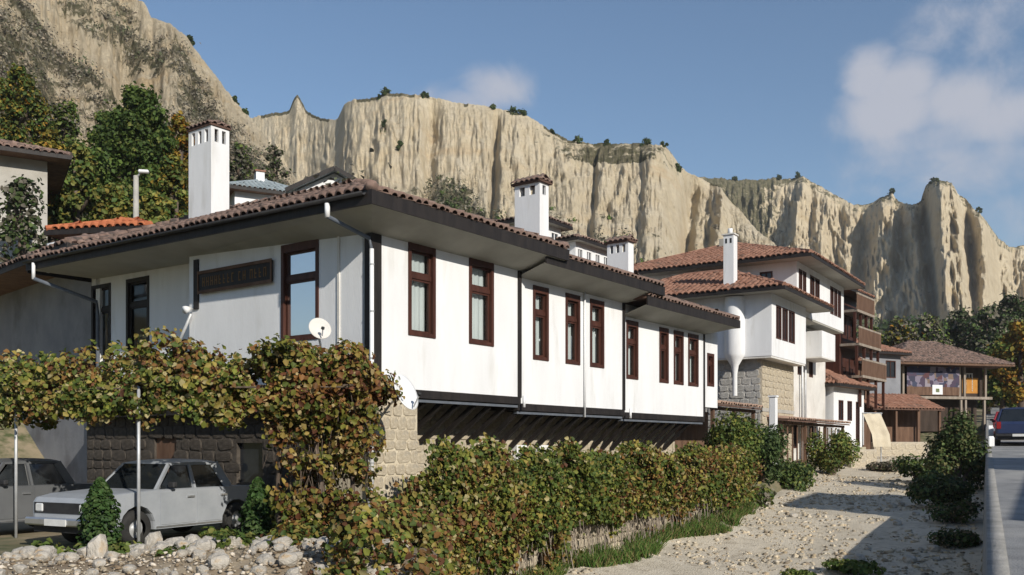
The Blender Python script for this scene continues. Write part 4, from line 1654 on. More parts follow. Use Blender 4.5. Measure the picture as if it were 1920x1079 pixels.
for si in (1, 2):
    a0_, a1_, ins, zf, zw, f0, f1 = SECT[si]
    X0_ = a0_ + .02
    X1_ = a1_ + (OV if si == 1 else OV + .15)
    y0_ = ins - OV
    ye = 4.6
    rz_ = f1 + (ye - y0_) * PR
    m = MB()
    hip = (rz_ - f1) / .45
    m.add([(X0_, y0_, f1), (X1_, y0_, f1), (X1_, ye * 2 - y0_, f1), (X0_, ye * 2 - y0_, f1), (X0_, ye, rz_), (X1_ - hip, ye, rz_),
           (X0_, y0_, f1 - .05), (X1_, y0_, f1 - .05), (X1_, ye * 2 - y0_, f1 - .05), (X0_, ye * 2 - y0_, f1 - .05)],
          [(0, 1, 5, 4), (1, 2, 5), (2, 3, 4, 5), (3, 0, 4), (0, 1, 7, 6), (1, 2, 8, 7), (2, 3, 9, 8), (3, 0, 6, 9), (6, 7, 8, 9)])
    rfo = m.build('roof', M['deck'], house)
    L_ = X1_ - X0_
    roof_plane(rfo, (X0_, y0_, f1), (1, 0, 0), (0, 1, PR), [(0, 0), (L_, 0), (L_ - hip, (ye - y0_) * slr), (0, (ye - y0_) * slr)], M['tile'], 1)
    roof_plane(rfo, (X1_, y0_, f1), (0, 1, 0), (-1, 0, .45), [(0, 0), (2 * (ye - y0_), 0), (ye - y0_, hip * 1.09)], M['tile'], 0)
    rr_ = MB().tube([(X1_, y0_, f1 + .05), (X1_ - hip, ye, rz_ + .05), (X0_, ye, rz_ + .05)], .11, 7)
    rr_.build('ridge_tiles', M['tile'], rfo, True)
    s_ = MB()
    s_.add([(X0_, y0_, f0), (X1_, y0_, f0), (a1_ + (.02 if si == 1 else .1), ins - .001, zw), (X0_, ins - .001, zw)], [(0, 1, 2, 3)])
    s_.add([(X1_, y0_, f0), (a1_ + (.02 if si == 1 else .1), ins, zw), (a1_ + (.02 if si == 1 else .1), 3, zw), (X1_, 3, f0)], [(0, 1, 2, 3)])
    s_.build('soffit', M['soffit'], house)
    MB().box(X0_, X1_ + .04, y0_ - .04, y0_ - .001, f0 - .02, f1 + .01).build('fascia', M['black_wood'], house)
    MB().box(X1_ + .001, X1_ + .04, y0_ - .001, 3.0, f0 - .02, f1 + .01).build('fascia', M['black_wood'], house)

# --- chimneys
chimney_part(house, 1.62, 2.17, 7.3, 8.25, 6.8, 9.86, 3, 2, M['tile'], .33, .10, ov=.035)
b_c = 2.2
ac = a_of(1012, b_c)
chimney_part(house, ac, ac + .45, b_c, b_c + .88, 6.6, 9.22, 2, 1, M['tile'], .27, .20)
ac = a_of(1178, b_c)
chimney_part(house, ac, ac + .36, b_c, b_c + .80, 6.2, 8.42, 3, 0, M['tile'], .27, .16)

# --- the name board and lamp on the shaded facade
b_l, b_r = b_of(377), b_of(514)
zb = (5.20, 5.65)
sign = empty('name_board', hloc(0, b_l, 0), HROT - R(90), 'dark wooden name board with gold letters on the shaded white wall', 'sign')
LB = b_l - b_r
MB().box(0, LB, -.075, -.036, zb[0], zb[1]).build('board', M['black_wood'], sign)
fr_ = MB()
fr_.box(-.02, LB + .02, -.095, -.077, zb[1] - .04, zb[1] + .03)
fr_.box(-.02, LB + .02, -.095, -.077, zb[0] - .03, zb[0] + .04)
fr_.box(LB - .02, LB + .02, -.094, -.077, zb[0] + .04, zb[1] - .04)
fr_.box(-.02, .02, -.094, -.077, zb[0] + .04, zb[1] - .04)
fr_.build('frame', M['old_wood'], sign)
for x in (.3, LB - .3):
    MB().box(x - .03, x + .03, -.04, .001, zb[0] + .05, zb[1] - .05).build('bracket', M['black_wood'], sign)


def text_part(parent, s, mtx, size, matr, depth=.008, name='lettering', width=None):
    cu = bpy.data.curves.new('lettering', 'FONT')
    cu.body = s
    cu.size = size
    cu.extrude = depth
    cu.align_x = 'CENTER'
    cu.align_y = 'CENTER'
    tmp = bpy.data.objects.new('tmp_text', cu)
    col.objects.link(tmp)
    dg = bpy.context.evaluated_depsgraph_get()
    me = bpy.data.meshes.new_from_object(tmp.evaluated_get(dg))
    bpy.data.objects.remove(tmp)
    bpy.data.curves.remove(cu)
    if width:
        xs_ = [v.co.x for v in me.vertices]
        k = width / max(1e-6, max(xs_) - min(xs_))
        for v in me.vertices:
            v.co.x *= k
    me.materials.clear()
    me.materials.append(matr)
    return linkobj(name, me, parent, mtx)


TXT = Matrix.Rotation(R(90), 4, 'X')
# the carved letters cannot be read in the photograph: a row of worn, dull letter-like strokes
lm = MB()
xl_ = .16
zc_ = (zb[0] + zb[1]) / 2
while xl_ < LB - .22:
    h_ = .10
    kind_ = random.randrange(4)
    lm.box(xl_, xl_ + .022, -.082, -.0755, zc_ - h_, zc_ + h_)
    if kind_ in (0, 2):
        lm.box(xl_ + .07, xl_ + .092, -.082, -.0755, zc_ - h_, zc_ + h_)
    if kind_ in (0, 1):
        lm.box(xl_ + .024, xl_ + .068, -.081, -.0755, zc_ + h_ - .025, zc_ + h_)
    if kind_ in (1, 3):
        lm.box(xl_ + .024, xl_ + .068, -.081, -.0755, zc_ - h_, zc_ - h_ + .025)
    if kind_ in (2, 3):
        lm.box(xl_ + .024, xl_ + .068, -.081, -.0755, zc_ - .012, zc_ + .012)
    xl_ += .15 if random.random() < .85 else .24
lm.build('lettering', M['gold'], sign)['kind'] = 'stuff'

lamp = empty('wall_lamp', hloc(0, BAY, 0), HROT - R(90), 'small white floodlight at the wall corner below the name board', 'lamp')
MB().tube([(-.02, -.04, 4.86), (-.02, -.16, 4.84)], .025, 8).build('arm', M['metal'], lamp, True)
MB().tube([(-.02, -.10, 4.86), (-.02, -.20, 4.83), (-.02, -.26, 4.81)], [.05, .085, .09], 12).build('lamp_head', M['white_metal'], lamp, True)
rod = MB().tube([hloc(-.06, BAY + .05, 4.75), hloc(-.05, BAY + 1.0, 3.5)], .035, 8)
tag(rod.build('slanting_pipe', M['metal'], None, True), 'thin grey pipe slanting down the white wall under the floodlight', 'pipe')


# ------------------------------------------------------------------ neighbouring buildings
def block(parent, x0, x1, y0, y1, z0, z1, matr, ops=None, t=.2, name='wall', mats=None):
    """Four walls round a rectangle; ops per side: front (y0), left (x0), right (x1), back (y1)."""
    ops = ops or {}
    mats = mats or {}
    out = {}
    for key, Wm, L in (('front', frame_at(x0, y0), x1 - x0), ('left', frame_at(x0, y1, -90), y1 - y0),
                       ('right', frame_at(x1, y0, 90), y1 - y0), ('back', frame_at(x1, y1, 180), x1 - x0)):
        o0, o1 = (.0, L) if key in ('front', 'back') else (t + .001, L - t - .001)
        out[key] = (wall_part(parent, Wm, o0, o1, z0, z1, ops.get(key, []), mats.get(key, matr), t, name), Wm)
    return out


def windows_on(parent, Wm, ops, wood, style='far'):
    for o in ops:
        window_part(parent, Wm, *o, wood, style)


# --- large white house with the round oven chimney, beyond the main house
R2 = math.atan2(1, .651)
u2, v2 = Vector((math.cos(R2), math.sin(R2), 0)), Vector((-math.sin(R2), math.cos(R2), 0))
O2 = Vector((10.57, 38.0, .6))
h2 = empty('house', O2, R2, 'three-storey white house with round oven chimney and red-brown tiled roofs', 'house')


def a2(px, b=0.0):
    X0, Y0 = O2.x + v2.x * b, O2.y + v2.y * b
    k = k_of(px)
    return (k * Y0 - X0) / (u2.x - k * u2.y)


def b2(px, a=0.0):
    X0, Y0 = O2.x + u2.x * a, O2.y + u2.y * a
    k = k_of(px)
    return (k * Y0 - X0) / (v2.x - k * v2.y)


bayL = a2(1511)
ops = [(a2(1455), a2(1466) - .08, 5.55, 6.95), (a2(1466) + .04, a2(1478) - .08, 5.55, 6.95), (a2(1478) + .04, a2(1490), 5.55, 6.95)]
bl = block(h2, 0, bayL, 0, 7.5, 4.8, 7.35, M['plaster'], {'front': ops})
windows_on(h2, bl['front'][1], ops, M['brown_wood'])
MB().box(.02, bayL - .02, .02, 7.4, 4.72, 4.80).build('jetty_floor', M['plaster_dull'], h2)
hip_roof(h2, 0, bayL + 1.0, 0, 8.0, 7.35, .75, .40, M['tile_mid'], M['black_wood'], soffit=M['soffit'])
# stone ground floor
gb = block(h2, .45, bayL, .55, 7.3, -.6, 4.71, M['mortar'], mats={'left': M['stone_grey']})
stones_on_wall(gb['front'][0], gb['front'][1], .02, bayL - .5, .6, 4.6, M['stone'], 150, (.35, .7), (.24, .36), .025)
stones_on_wall(gb['left'][0], gb['left'][1], 3.0, 6.7, .8, 4.6, M['stone_grey'], 130, (.35, .7), (.24, .36), .025)
MB().box(.40, bayL - .05, .50, .53, 2.55, 2.7).build('band', M['concrete'], h2)
# upper block
ux0 = a2(1494, .3)
ux1 = a2(1582, .3)
uy0 = .3
uops = []
for (l, r, n_) in ((1497, 1512, 2), (1518, 1537, 2), (1556, 1577, 3)):
    xa, xb = a2(l, .3) - ux0, a2(r, .3) - ux0
    w_ = (xb - xa) / n_
    for i in range(n_):
        uops.append((xa + i * w_ + .05, xa + (i + 1) * w_ - .05, 7.75, 9.15))
lops = [(7.6, 8.2, 7.9, 9.1)]
ub = block(h2, ux0, ux1, uy0, 9.6, 7.1, 9.45, M['plaster'], {'front': uops, 'left': lops})
windows_on(h2, ub['front'][1], uops, M['brown_wood'])
windows_on(h2, ub['left'][1], lops, M['brown_wood'])
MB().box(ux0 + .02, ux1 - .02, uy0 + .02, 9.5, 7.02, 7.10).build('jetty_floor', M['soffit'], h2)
hip_roof(h2, ux0, ux1, uy0, 9.6, 9.45, .85, .36, M['tile_mid'], M['black_wood'], soffit=M['soffit'])
# body under the upper block
bops = [(1.0, 1.6, 3.0, 3.9), (3.2, 3.9, 4.6, 5.7), (5.2, 5.9, 4.6, 5.7), (5.3, 6.0, 1.3, 2.3), (2.4, 3.1, 1.0, 2.2)]
bb = block(h2, bayL + .01, ux1 + .2, 1.3, 9.4, -.6, 7.02, M['plaster_dull'], {'front': bops})
windows_on(h2, bb['front'][1], bops, M['brown_wood'])
bx0, bx1 = a2(1541, .2), a2(1566, .2)
bxw = block(h2, bx0, bx1, .2, 1.28, 5.45, 6.7, M['plaster'])
MB().box(bx0, bx1, .2, 1.28, 5.38, 5.45).build('jetty_floor', M['plaster_dull'], h2)
for px in (1512, 1506):
    a_ = a2(px, 1.1)
    MB().tube([(a_, 1.15, 7.0), (a_, 1.15, .2)], .06, 8).build('downpipe', M['metal'], h2, True)
# oven chimney
bo = b2(1378)
ov_ = MB()
segs = 14
ring = lambda r, z: [(-abs(math.sin(math.pi * i / segs)) * r * 1.0, bo + math.cos(math.pi * i / segs) * r, z) for i in range(segs + 1)]
prof = [(.10, 3.2), (.10, 4.1), (.16, 4.45), (.37, 4.78), (.43, 4.95), (.43, 7.0), (.40, 7.3)]
vs, fs = [], []
for r, z in prof:
    vs += ring(r, z)
k = segs + 1
for j in range(len(prof) - 1):
    fs += [(j * k + i, j * k + i + 1, (j + 1) * k + i + 1, (j + 1) * k + i) for i in range(segs)]
ov_.add(vs, fs)
oc = ov_.build('oven_chimney', M['plaster'], h2, True)
bf = b2(1369, .25)
fl = MB().box(.05, .5, bf - .22, bf + .22, 7.2, 9.95)
flo = fl.build('flue', M['plaster'], h2)
MB().box(.0, .55, bf - .27, bf + .27, 9.951, 10.0).build('flue_cap', M['plaster_dull'], flo)
MB().tube([(.27, bf, 10.0), (.27, bf, 10.25)], .10, 10).build('flue_pot', M['plaster'], flo, True)
for s in (-1, 1):
    MB().box(.042, .049, bf + s * .1 - .04, bf + s * .1 + .04, 9.6, 9.8).build('vent', M['black_plastic'], flo)
chx = (ux0 + ux1) / 2 - 2
MB().box(chx + 1.6, chx + 2.0, 5.0, 5.4, 10.6, 11.75).build('chimney', M['render_grey'], h2)

# white post and timber shed by its foot
pp = at(1450, 872, 35.5)
post = MB().box(-.13, .13, -.13, .13, 0, 3.1, bev=.02).box(-.16, .16, -.16, .16, 3.1, 3.16)
po = post.build('gate_post', M['plaster'])
po.location = (pp.x, pp.y, float(land_z(pp.x, pp.y)) - .05)
po.rotation_euler = (0, 0, R2)
tag(po, 'tall slim white post at the foot of the stone-based house', 'post')


def shed(name, px0, px1, d, ztop, depth, label, post_n=3, rot=R2, roofmat='tile_pale', slats=0, zdrop=.25):
    p = at(px0, HY, d)
    q_dir = Vector((math.cos(rot), math.sin(rot), 0))
    k = k_of(px1)
    L = (k * p.y - p.x) / (q_dir.x - k * q_dir.y)
    gz = float(ground_z(p.x, p.y)) - .1
    r = empty(name, (p.x, p.y, gz), rot, label, 'shed')
    H = ztop - gz
    m = MB()
    m.slab([(-.2, -.3, H), (L + .2, -.3, H), (L + .2, depth, H + zdrop), (-.2, depth, H + zdrop)], (0, 0, 1), .06)
    rf_ = m.build('roof', M['deck'], r)
    sl_ = Vector((0, 1, zdrop / (depth + .3)))
    roof_plane(rf_, (-.2, -.3, H + .06), (1, 0, 0), sl_, [(0, 0), (L + .4, 0), (L + .4, depth + .3), (0, depth + .3)], M[roofmat], 0, .25, .4, 1.15)
    for i in range(post_n):
        x = L * i / (post_n - 1)
        MB().box(x - .06, x + .06, -.06, .06, 0, H - .12).build('post', M['old_wood'], r)
    MB().box(-.1, L + .1, -.07, .07, H - .12, H - .002).build('beam', M['old_wood'], r)
    MB().box(0, L, depth - .12, depth - .05, 0, H - .05).build('back_wall', M['old_wood'], r)
    for i in range(slats):
        x = L * (i + .5) / slats
        MB().box(x - .05, x + .05, .08, .11, 0, H - .15).build('slat', M['old_wood'], r)
    return r


shed('lean_to', 1466, 1580, 39.0, 2.75, 2.2, 'brown timber lean-to with slatted front below the three-storey house', 4, slats=14)
shed('small_pergola_roof', 1336, 1412, 33.5, 3.15, 2.0, 'small tiled lean-to roof between the two white houses', 3)

# --- timber house with stepped balconies
p = at(1574, HY, 53)
h3 = empty('timber_house', (p.x, p.y, 1.4), R2 - .06, 'red-brown timber house with stepped wooden balconies behind the white house', 'house')
wops = [(.5, 1.2, 6.6, 7.8), (1.9, 2.6, 6.6, 7.8), (.5, 1.2, 3.6, 4.9), (1.9, 2.6, 3.6, 4.9)]
b3 = block(h3, 0, 3.2, 0, 6, 0, 9.0, M['brown_wood'], {'front': wops})
windows_on(h3, b3['front'][1], wops, M['brown_wood'])
hip_roof(h3, 0, 3.2, 0, 6, 9.0, .8, .45, M['tile_mid'], M['black_wood'], soffit=M['old_wood'])
for (x0_, x1_, z_, dpt) in ((0, 3.4, 8.0, 1.0), (0, 4.4, 6.1, 1.1), (.3, 5.2, 4.3, 1.2)):
    MB().box(x0_, x1_, -dpt, -.01, z_ - .14, z_).build('balcony_floor', M['grey_wood'], h3)
    rl = MB().box(x0_, x1_, -dpt, -dpt + .07, z_ + .85, z_ + .95).build('rail', M['grey_wood'], h3)
    nb = int((x1_ - x0_) / .19)
    for i in range(nb + 1):
        x = x0_ + (x1_ - x0_ - .05) * i / nb
        MB().box(x - .05, x + .10, -dpt + .01, -dpt + .04, z_ + .001, z_ + .849).build('board', M['old_wood'], rl)
    for i in range(4):
        x = x0_ + (x1_ - x0_ - .14) * i / 3
        MB().box(x, x + .14, -dpt + .1, -dpt + .24, z_ - 1.8, z_ - .141).build('post', M['brown_wood'], h3)
b3b = block(h3, 3.25, 6.2, .2, 5, 0, 5.2, M['old_wood'], {'front': [(.5, 1.2, 2.6, 3.8), (1.7, 2.4, 2.6, 3.8)]})
windows_on(h3, b3b['front'][1], [(.5, 1.2, 2.6, 3.8), (1.7, 2.4, 2.6, 3.8)], M['brown_wood'])
hip_roof(h3, 3.25, 6.2, .2, 5, 5.2, .5, .4, M['tile_mid'], M['black_wood'])
MB().box(5.2, 5.7, 1.4, 1.9, 5.7, 7.1).build('chimney', M['plaster'], h3)


def cottage(px0, d, rot, w, dep, z0, zw, pitch, wallm, tilem, label, ops=None, over=.5, wood='brown_wood', chim=None, name='cottage', z_base=None):
    p = at(px0, HY, d)
    zb_ = z_base if z_base is not None else float(ground_z(p.x, p.y)) - .4
    h = empty(name, (p.x, p.y, zb_), rot, label, 'house')
    ops = ops or {}
    ops = {k_: [(o[0], o[1], o[2] - zb_, o[3] - zb_) for o in v] for k_, v in ops.items()}
    b = block(h, 0, w, 0, dep, z0, zw - zb_, wallm, ops)
    for k_, v in ops.items():
        windows_on(h, b[k_][1], v, M[wood])
    hip_roof(h, 0, w, 0, dep, zw - zb_, over, pitch, tilem, M['black_wood'], soffit=M['old_wood'])
    if chim:
        cx_, cy_, zt_ = chim
        c_ = MB().box(cx_ - .22, cx_ + .22, cy_ - .22, cy_ + .22, zw - zb_ - .2, zt_ - zb_).build('chimney', M['plaster'], h)
        MB().box(cx_ - .28, cx_ + .28, cy_ - .28, cy_ + .28, zt_ - zb_ + .001, zt_ - zb_ + .08).build('cap', M['tile_mid'], c_)
    return h


cottage(1563, 50, R2 - .12, 4.6, 4.5, 0, 4.9, .45, M['plaster'], M['tile_mid'], 'small white cottage with red-brown roof at the foot of the timber house',
        {'front': [(.7, 1.4, 3.1, 4.2), (2.0, 2.7, 3.1, 4.2), (3.3, 3.9, 1.9, 4.2)]})
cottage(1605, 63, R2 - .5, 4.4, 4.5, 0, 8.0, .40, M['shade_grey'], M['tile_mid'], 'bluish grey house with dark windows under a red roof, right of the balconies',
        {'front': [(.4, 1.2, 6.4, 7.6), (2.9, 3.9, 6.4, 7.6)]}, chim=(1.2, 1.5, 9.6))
# canvas awning in front of the cottage
p = at(1618, HY, 49)
aw = empty('awning', (p.x, p.y, float(ground_z(p.x, p.y)) - .05), .35, 'pale beige canvas awning hanging beside the small cottage', 'awning')
V_, Q_ = [], []
for i in range(9):
    x = 1.2 * i / 8
    y = .06 * math.sin(i * 1.7)
    V_ += [(x, y, 3.3), (x + .1, y - .55, 2.2), (x + .12, y - .65, 1.55)]
for i in range(8):
    for j in range(2):
        Q_.append((i * 3 + j, i * 3 + 3 + j, i * 3 + 4 + j, i * 3 + 1 + j))
aw_c = MB().add(V_, Q_).build('canvas', M['render_beige'], aw, True)
for x in (0, 1.2):
    MB().tube([(x, .02, 0), (x, .02, 3.35)], .035, 6).build('pole', M['metal'], aw)
MB().tube([(-.05, 0, 3.32), (1.25, 0, 3.32)], .03, 6).build('bar', M['metal'], aw)

# --- house with the mural banner across the valley
p = at(1692, HY, 70)
bz = 3.4
M['dark_boards'] = mat('dark_brown_boards', (.035, .024, .018), (.06, .042, .032), 3, .85, .3, 14, stretch=(1, 1, .2))
h6 = empty('house', (p.x, p.y, bz), R(14), 'low brown house with hipped tiled roof and a colourful picture banner', 'house')
MB().box(-.2, 7.9, -.1, 5.5, 1.85, 2.05).build('upper_floor', M['grey_wood'], h6)
b6 = block(h6, .2, 7.6, .6, 5.4, 2.06, 4.35, M['dark_boards'], {'front': [(5.9, 6.5, 2.5, 3.9)]})
windows_on(h6, b6['front'][1], [(5.9, 6.5, 2.5, 3.9)], M['plaster_dull'])
block(h6, .4, 7.4, 1.0, 5.2, -.6, 1.84, M['dark_boards'])
hip_roof(h6, 0, 7.7, .2, 5.4, 4.35, 1.3, .50, M['tile'], M['old_wood'], soffit=M['old_wood'])
for x in (.1, 1.2, 5.2, 5.6, 7.3):
    MB().box(x - .08, x + .08, .0, .16, -.5, 1.849).build('post', M['grey_wood'] if x > 5 else M['dark_boards'], h6)
for x in (.1, 5.05, 5.5, 7.4):
    MB().box(x - .08, x + .08, .0, .16, 2.051, 4.33).build('post', M['grey_wood'], h6)
MB().box(5.75, 7.2, .585, .598, 2.35, 3.55).build('orange_panel', mat('orange_panel', (.40, .17, .03), (.5, .24, .05), 2, .8), h6)
bm_, bnt, bp_ = new_mat('shaded_banner_print')
nd, lk = bnt.nodes, bnt.links
tcb = nd.new('ShaderNodeTexCoord')
vo = nd.new('ShaderNodeTexVoronoi')
vo.inputs['Scale'].default_value = 2.6
vo.distance = 'CHEBYCHEV'
lk.new(tcb.outputs['Object'], vo.inputs['Vector'])
sc_ = nd.new('ShaderNodeSeparateColor')
lk.new(vo.outputs['Color'], sc_.inputs[0])
rp = nd.new('ShaderNodeValToRGB')
els = rp.color_ramp.elements
rp.color_ramp.interpolation = 'CONSTANT'
els[0].position, els[0].color = 0, (.016, .018, .05, 1)  # print colours darkened in place of shade from the deep eaves
els[1].position, els[1].color = .24, (.04, .022, .055, 1)
for pos, c_ in ((.44, (.07, .015, .022)), (.56, (.17, .145, .20)), (.68, (.022, .03, .075)), (.82, (.24, .21, .24)), (.92, (.15, .10, .075))):
    e_ = els.new(pos)
    e_.color = (*c_, 1)
lk.new(sc_.outputs[0], rp.inputs[0])
lk.new(rp.outputs[0], bp_.inputs['Base Color'])
bp_.inputs['Roughness'].default_value = .6
ban = empty('picture_banner', h6.matrix_basis @ Vector((.45, -.12, 0)) + Vector((0, 0, 0)), R(14), 'blue and purple printed banner, darkened as if shaded, hung across the low brown house', 'banner')
ban.location = Matrix.Translation(h6.location) @ Matrix.Rotation(R(14), 4, 'Z') @ Vector((.30, -.1, 0))
MB().box(0, 4.6, -.03, -.005, 2.75, 4.28).build('printed_sheet', bm_, ban)
MB().box(0, 4.6, -.03, -.004, 2.12, 2.745).build('lower_strip', M['old_wood'], ban)
MB().box(2.2, 3.1, -.05, -.032, 2.18, 2.9).build('white_panel', M['plaster'], ban)
MB().box(2.5, 2.8, -.062, -.052, 2.35, 2.62).build('green_mark', mat('green_print', (.12, .15, .07), (.16, .19, .09), 4, .7), ban)

# --- stall with the brown roof in front of it
p = at(1632, HY, 57)
st = empty('market_stall', (p.x, p.y, float(ground_z(p.x, p.y))), R(20), 'long open stall with red-brown roof at the head of the riverbed', 'stall')
zt_ = 3.9 - st.location.z
m = MB().slab([(-.3, -.6, zt_), (5.2, -.6, zt_), (5.2, 1.8, zt_ + 1.0), (-.3, 1.8, zt_ + 1.0)], (0, 0, 1), .07)
stf = m.build('roof', M['deck'], st)
roof_plane(stf, (-.3, -.6, zt_ + .07), (1, 0, 0), (0, 2.4, 1.0), [(0, 0), (5.5, 0), (5.5, 2.6), (0, 2.6)], M['tile_mid'], 0, .26, .42, 1.2)
for x in (0, 1.6, 3.3, 5.0):
    MB().box(x - .07, x + .07, -.45, -.31, 0, zt_ - .01).build('post', M['old_wood'], st)
MB().box(-.1, 5.1, 1.3, 1.4, 0, zt_ + .7).build('back_wall', M['old_wood'], st)
MB().box(.2, 4.8, -.2, .5, .75, .82).build('counter', M['grey_wood'], st)
for x in (.3, 2.4, 4.6):
    MB().box(x - .05, x + .05, -.1, .4, 0, .749).build('leg', M['old_wood'], st)

p = at(1594, HY, 47)
sb = empty('notice_board', (p.x, p.y, float(ground_z(p.x, p.y)) - .05), R(10), 'small yellowish notice board on two posts beside the riverbed', 'sign')
MB().box(0, .85, -.03, .03, .95, 1.65).build('board', mat('yellowed_board', (.38, .34, .24), (.46, .42, .31), 3, .8), sb)
for x in (.08, .77):
    MB().box(x - .04, x + .04, .031, .11, 0, 1.75).build('post', M['old_wood'], sb)
MB().box(.1, .75, -.045, -.031, 1.15, 1.22).box(.1, .6, -.045, -.031, 1.32, 1.39).build('faded_print', M['grey_wood'], sb)
# low stone walls that close the head of the bed
for (px0, px1, d, hgt, lab) in ((1592, 1640, 46.5, .75, 'low white-washed wall under the notice board'),
                                (1636, 1735, 55, .7, 'low pale wall in front of the long stall')):
    p, q = at(px0, HY, d), at(px1, HY, d + 1.2)
    w_ = empty('low_wall', (p.x, p.y, float(bed_z(p.y)) - .3), math.atan2(q.y - p.y, q.x - p.x), lab, 'wall')
    L = (q - p).length
    MB().box(0, L, -.15, .15, 0, hgt + .5, bev=.03).build('wall_body', M['mortar'], w_)
    stones_on_wall(w_, frame_at(0, -.15), .03, L - .03, .15, hgt + .45, M['stone'], 60, (.35, .8), (.25, .4), .02)

# --- left: attached neighbour in the shade, orange roof, grey house, houses up the hill
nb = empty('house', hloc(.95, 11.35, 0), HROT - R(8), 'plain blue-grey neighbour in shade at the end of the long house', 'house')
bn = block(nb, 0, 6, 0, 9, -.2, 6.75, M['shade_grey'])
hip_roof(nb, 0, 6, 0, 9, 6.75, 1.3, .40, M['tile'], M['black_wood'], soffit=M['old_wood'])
ve = empty('stove_pipe', hloc(-.02, 12.2, 0), HROT, 'bent white stove pipe on the dark eaves corner', 'pipe')
MB().tube([(-.3, -.6, 6.3), (-.3, -.6, 7.05), (-.05, -.95, 7.12)], .045, 8).build('pipe', M['white_metal'], ve, True)

cottage(120, 28.0, HROT - R(90) + .45, 2.6, 3.2, 0, 8.0, .34, M['plaster_dull'], M['tile_red'],
        'small annex with bright orange tiled roof behind the long white house', {}, .35, z_base=1.0)
gh = cottage(-205, 33.2, R(30), 5.0, 6.0, 0, 12.6, .34, M['render_grey'], M['tile'],
             'grey rendered house on the hillside with white gridded window', {'front': [(2.3, 3.3, 10.9, 11.8)]}, .75, 'plaster', name='hill_house')
gv = cottage(440, 47, R(28), 3.6, 5.0, 0, 14.55, .45, M['plaster'], M['slate'], 'white house with grey-blue metal roof and white chimney above the ridge',
             {'front': [(.5, 1.1, 12.9, 13.8), (1.8, 2.4, 12.9, 13.8)]}, .5, chim=(1.6, 1.6, 16.1), name='hill_house')
# gable-fronted neighbour with dark barge boards
p = at(556, HY, 45)
gz_ = float(land_z(p.x, p.y)) - .4
gg = empty('hill_house', (p.x, p.y, gz_), R(12), 'white gabled house with dark barge boards peeping over the ridge', 'house')
zt_ = 14.35 - gz_
block(gg, 0, 3.6, 0, 6, 0, zt_ - .3, M['plaster'])
MB().prism([(0, zt_ - .3), (3.6, zt_ - .3), (1.8, zt_ + .62)], .02, .2).build('gable', M['plaster'], gg)
MB().slab([(-.5, -.45, zt_ - .5), (1.8, -.45, zt_ + .68), (1.8, 6.2, zt_ + .68), (-.5, 6.2, zt_ - .5)], (-.45, 0, .9), .08).build('roof', M['slate'], gg)
MB().slab([(4.1, -.45, zt_ - .5), (4.1, 6.2, zt_ - .5), (1.8, 6.2, zt_ + .68), (1.8, -.45, zt_ + .68)], (.45, 0, .9), .08).build('roof', M['slate'], gg)
for s in (-.5, 4.1):
    MB().bar((s, -.48, zt_ - .45), (1.8, -.48, zt_ + .74), .06, .2).build('barge_board', M['black_wood'], gg)

# glazed bay house above the main roof
p = at(1030, HY, 44)
gz_ = float(land_z(p.x, p.y)) - .4
bh = empty('bay_house', (p.x, p.y, gz_), HROT, 'white house with rows of narrow bay windows behind the middle chimney', 'house')
for (x0_, x1_, yb, ztop, nwin) in ((0, 2.2, .8, 12.45, 2), (2.3, 5.6, 0, 11.75, 4)):
    zt_ = ztop - gz_
    L = x1_ - x0_
    ops = [(L * (i + .18) / nwin, L * (i + .82) / nwin, zt_ - 1.6, zt_ - .25) for i in range(nwin)]
    lo_ = [(1.0, 1.6, zt_ - 1.2, zt_ - .5), (2.0, 2.6, zt_ - 1.2, zt_ - .5), (2.9, 3.5, zt_ - 1.2, zt_ - .5)]
    b_ = block(bh, x0_, x1_, yb, 4.6, 0, zt_, M['plaster'], {'front': ops, 'left': lo_})
    windows_on(bh, b_['front'][1], ops, M['plaster'])
    windows_on(bh, b_['left'][1], lo_, M['plaster'])
    hip_roof(bh, x0_, x1_, yb, 4.6, zt_, .4, .25, M['tile'], M['black_wood'], soffit=M['soffit'])

# street lamp on the slope
p = at(255, 425, 33)
sl_ = empty('lamp_post', (p.x, p.y, float(land_z(p.x, p.y)) - .1), .2, 'grey concrete lamp post on the wooded slope behind the roof', 'lamp post')
Ht = EYE + (HY - 330) * 33 / F - sl_.location.z
MB().tube([(0, 0, 0), (0, 0, Ht)], [.14, .09], 8).build('pole', M['concrete'], sl_, True)
MB().tube([(0, 0, Ht - .1), (.18, -.1, Ht + .12)], .035, 6).build('arm', M['metal'], sl_)
MB().box(.1, .45, -.2, -.02, Ht + .08, Ht + .19, bev=.03).build('lamp_head', M['white_metal'], sl_)

# house on the right side of the road, outside the picture: placed and sized to shade the road and the near bed
rh = empty('house', (17.5, 17.6, .4), math.atan2(.892, .452), 'tall white house out of view across the road, sized to shade the riverbed', 'house')
block(rh, 0, 4.6, -7, 0, -.5, 7.0, M['plaster_dull'])
hip_roof(rh, 0, 4.6, -7, 0, 7.0, .5, .30, M['tile_mid'], M['black_wood'], tiles=False)
rg = empty('shade_building', (11.9, 6.6, .2), math.atan2(.892, .452), 'long plain garage added out of view to darken the road', 'shade_building')  # extra unseen building, raised until its shadow covers the road
block(rg, 0, 11.6, -5, 0, -.5, 4.5, M['plaster_dull'])
hip_roof(rg, 0, 11.6, -5, 0, 4.5, .3, .22, M['tile_mid'], M['black_wood'], tiles=False)


# ------------------------------------------------------------------ cars
def arch(cx, cz, r, z0, n=9):
    """Points of a wheel arch from front to back along the sill."""
    a0 = math.asin(min(1, max(-1, (z0 - cz) / r)))
    return [(cx + r * math.cos(a0 + (math.pi - 2 * a0) * i / n), cz + r * math.sin(a0 + (math.pi - 2 * a0) * i / n)) for i in range(n + 1)]


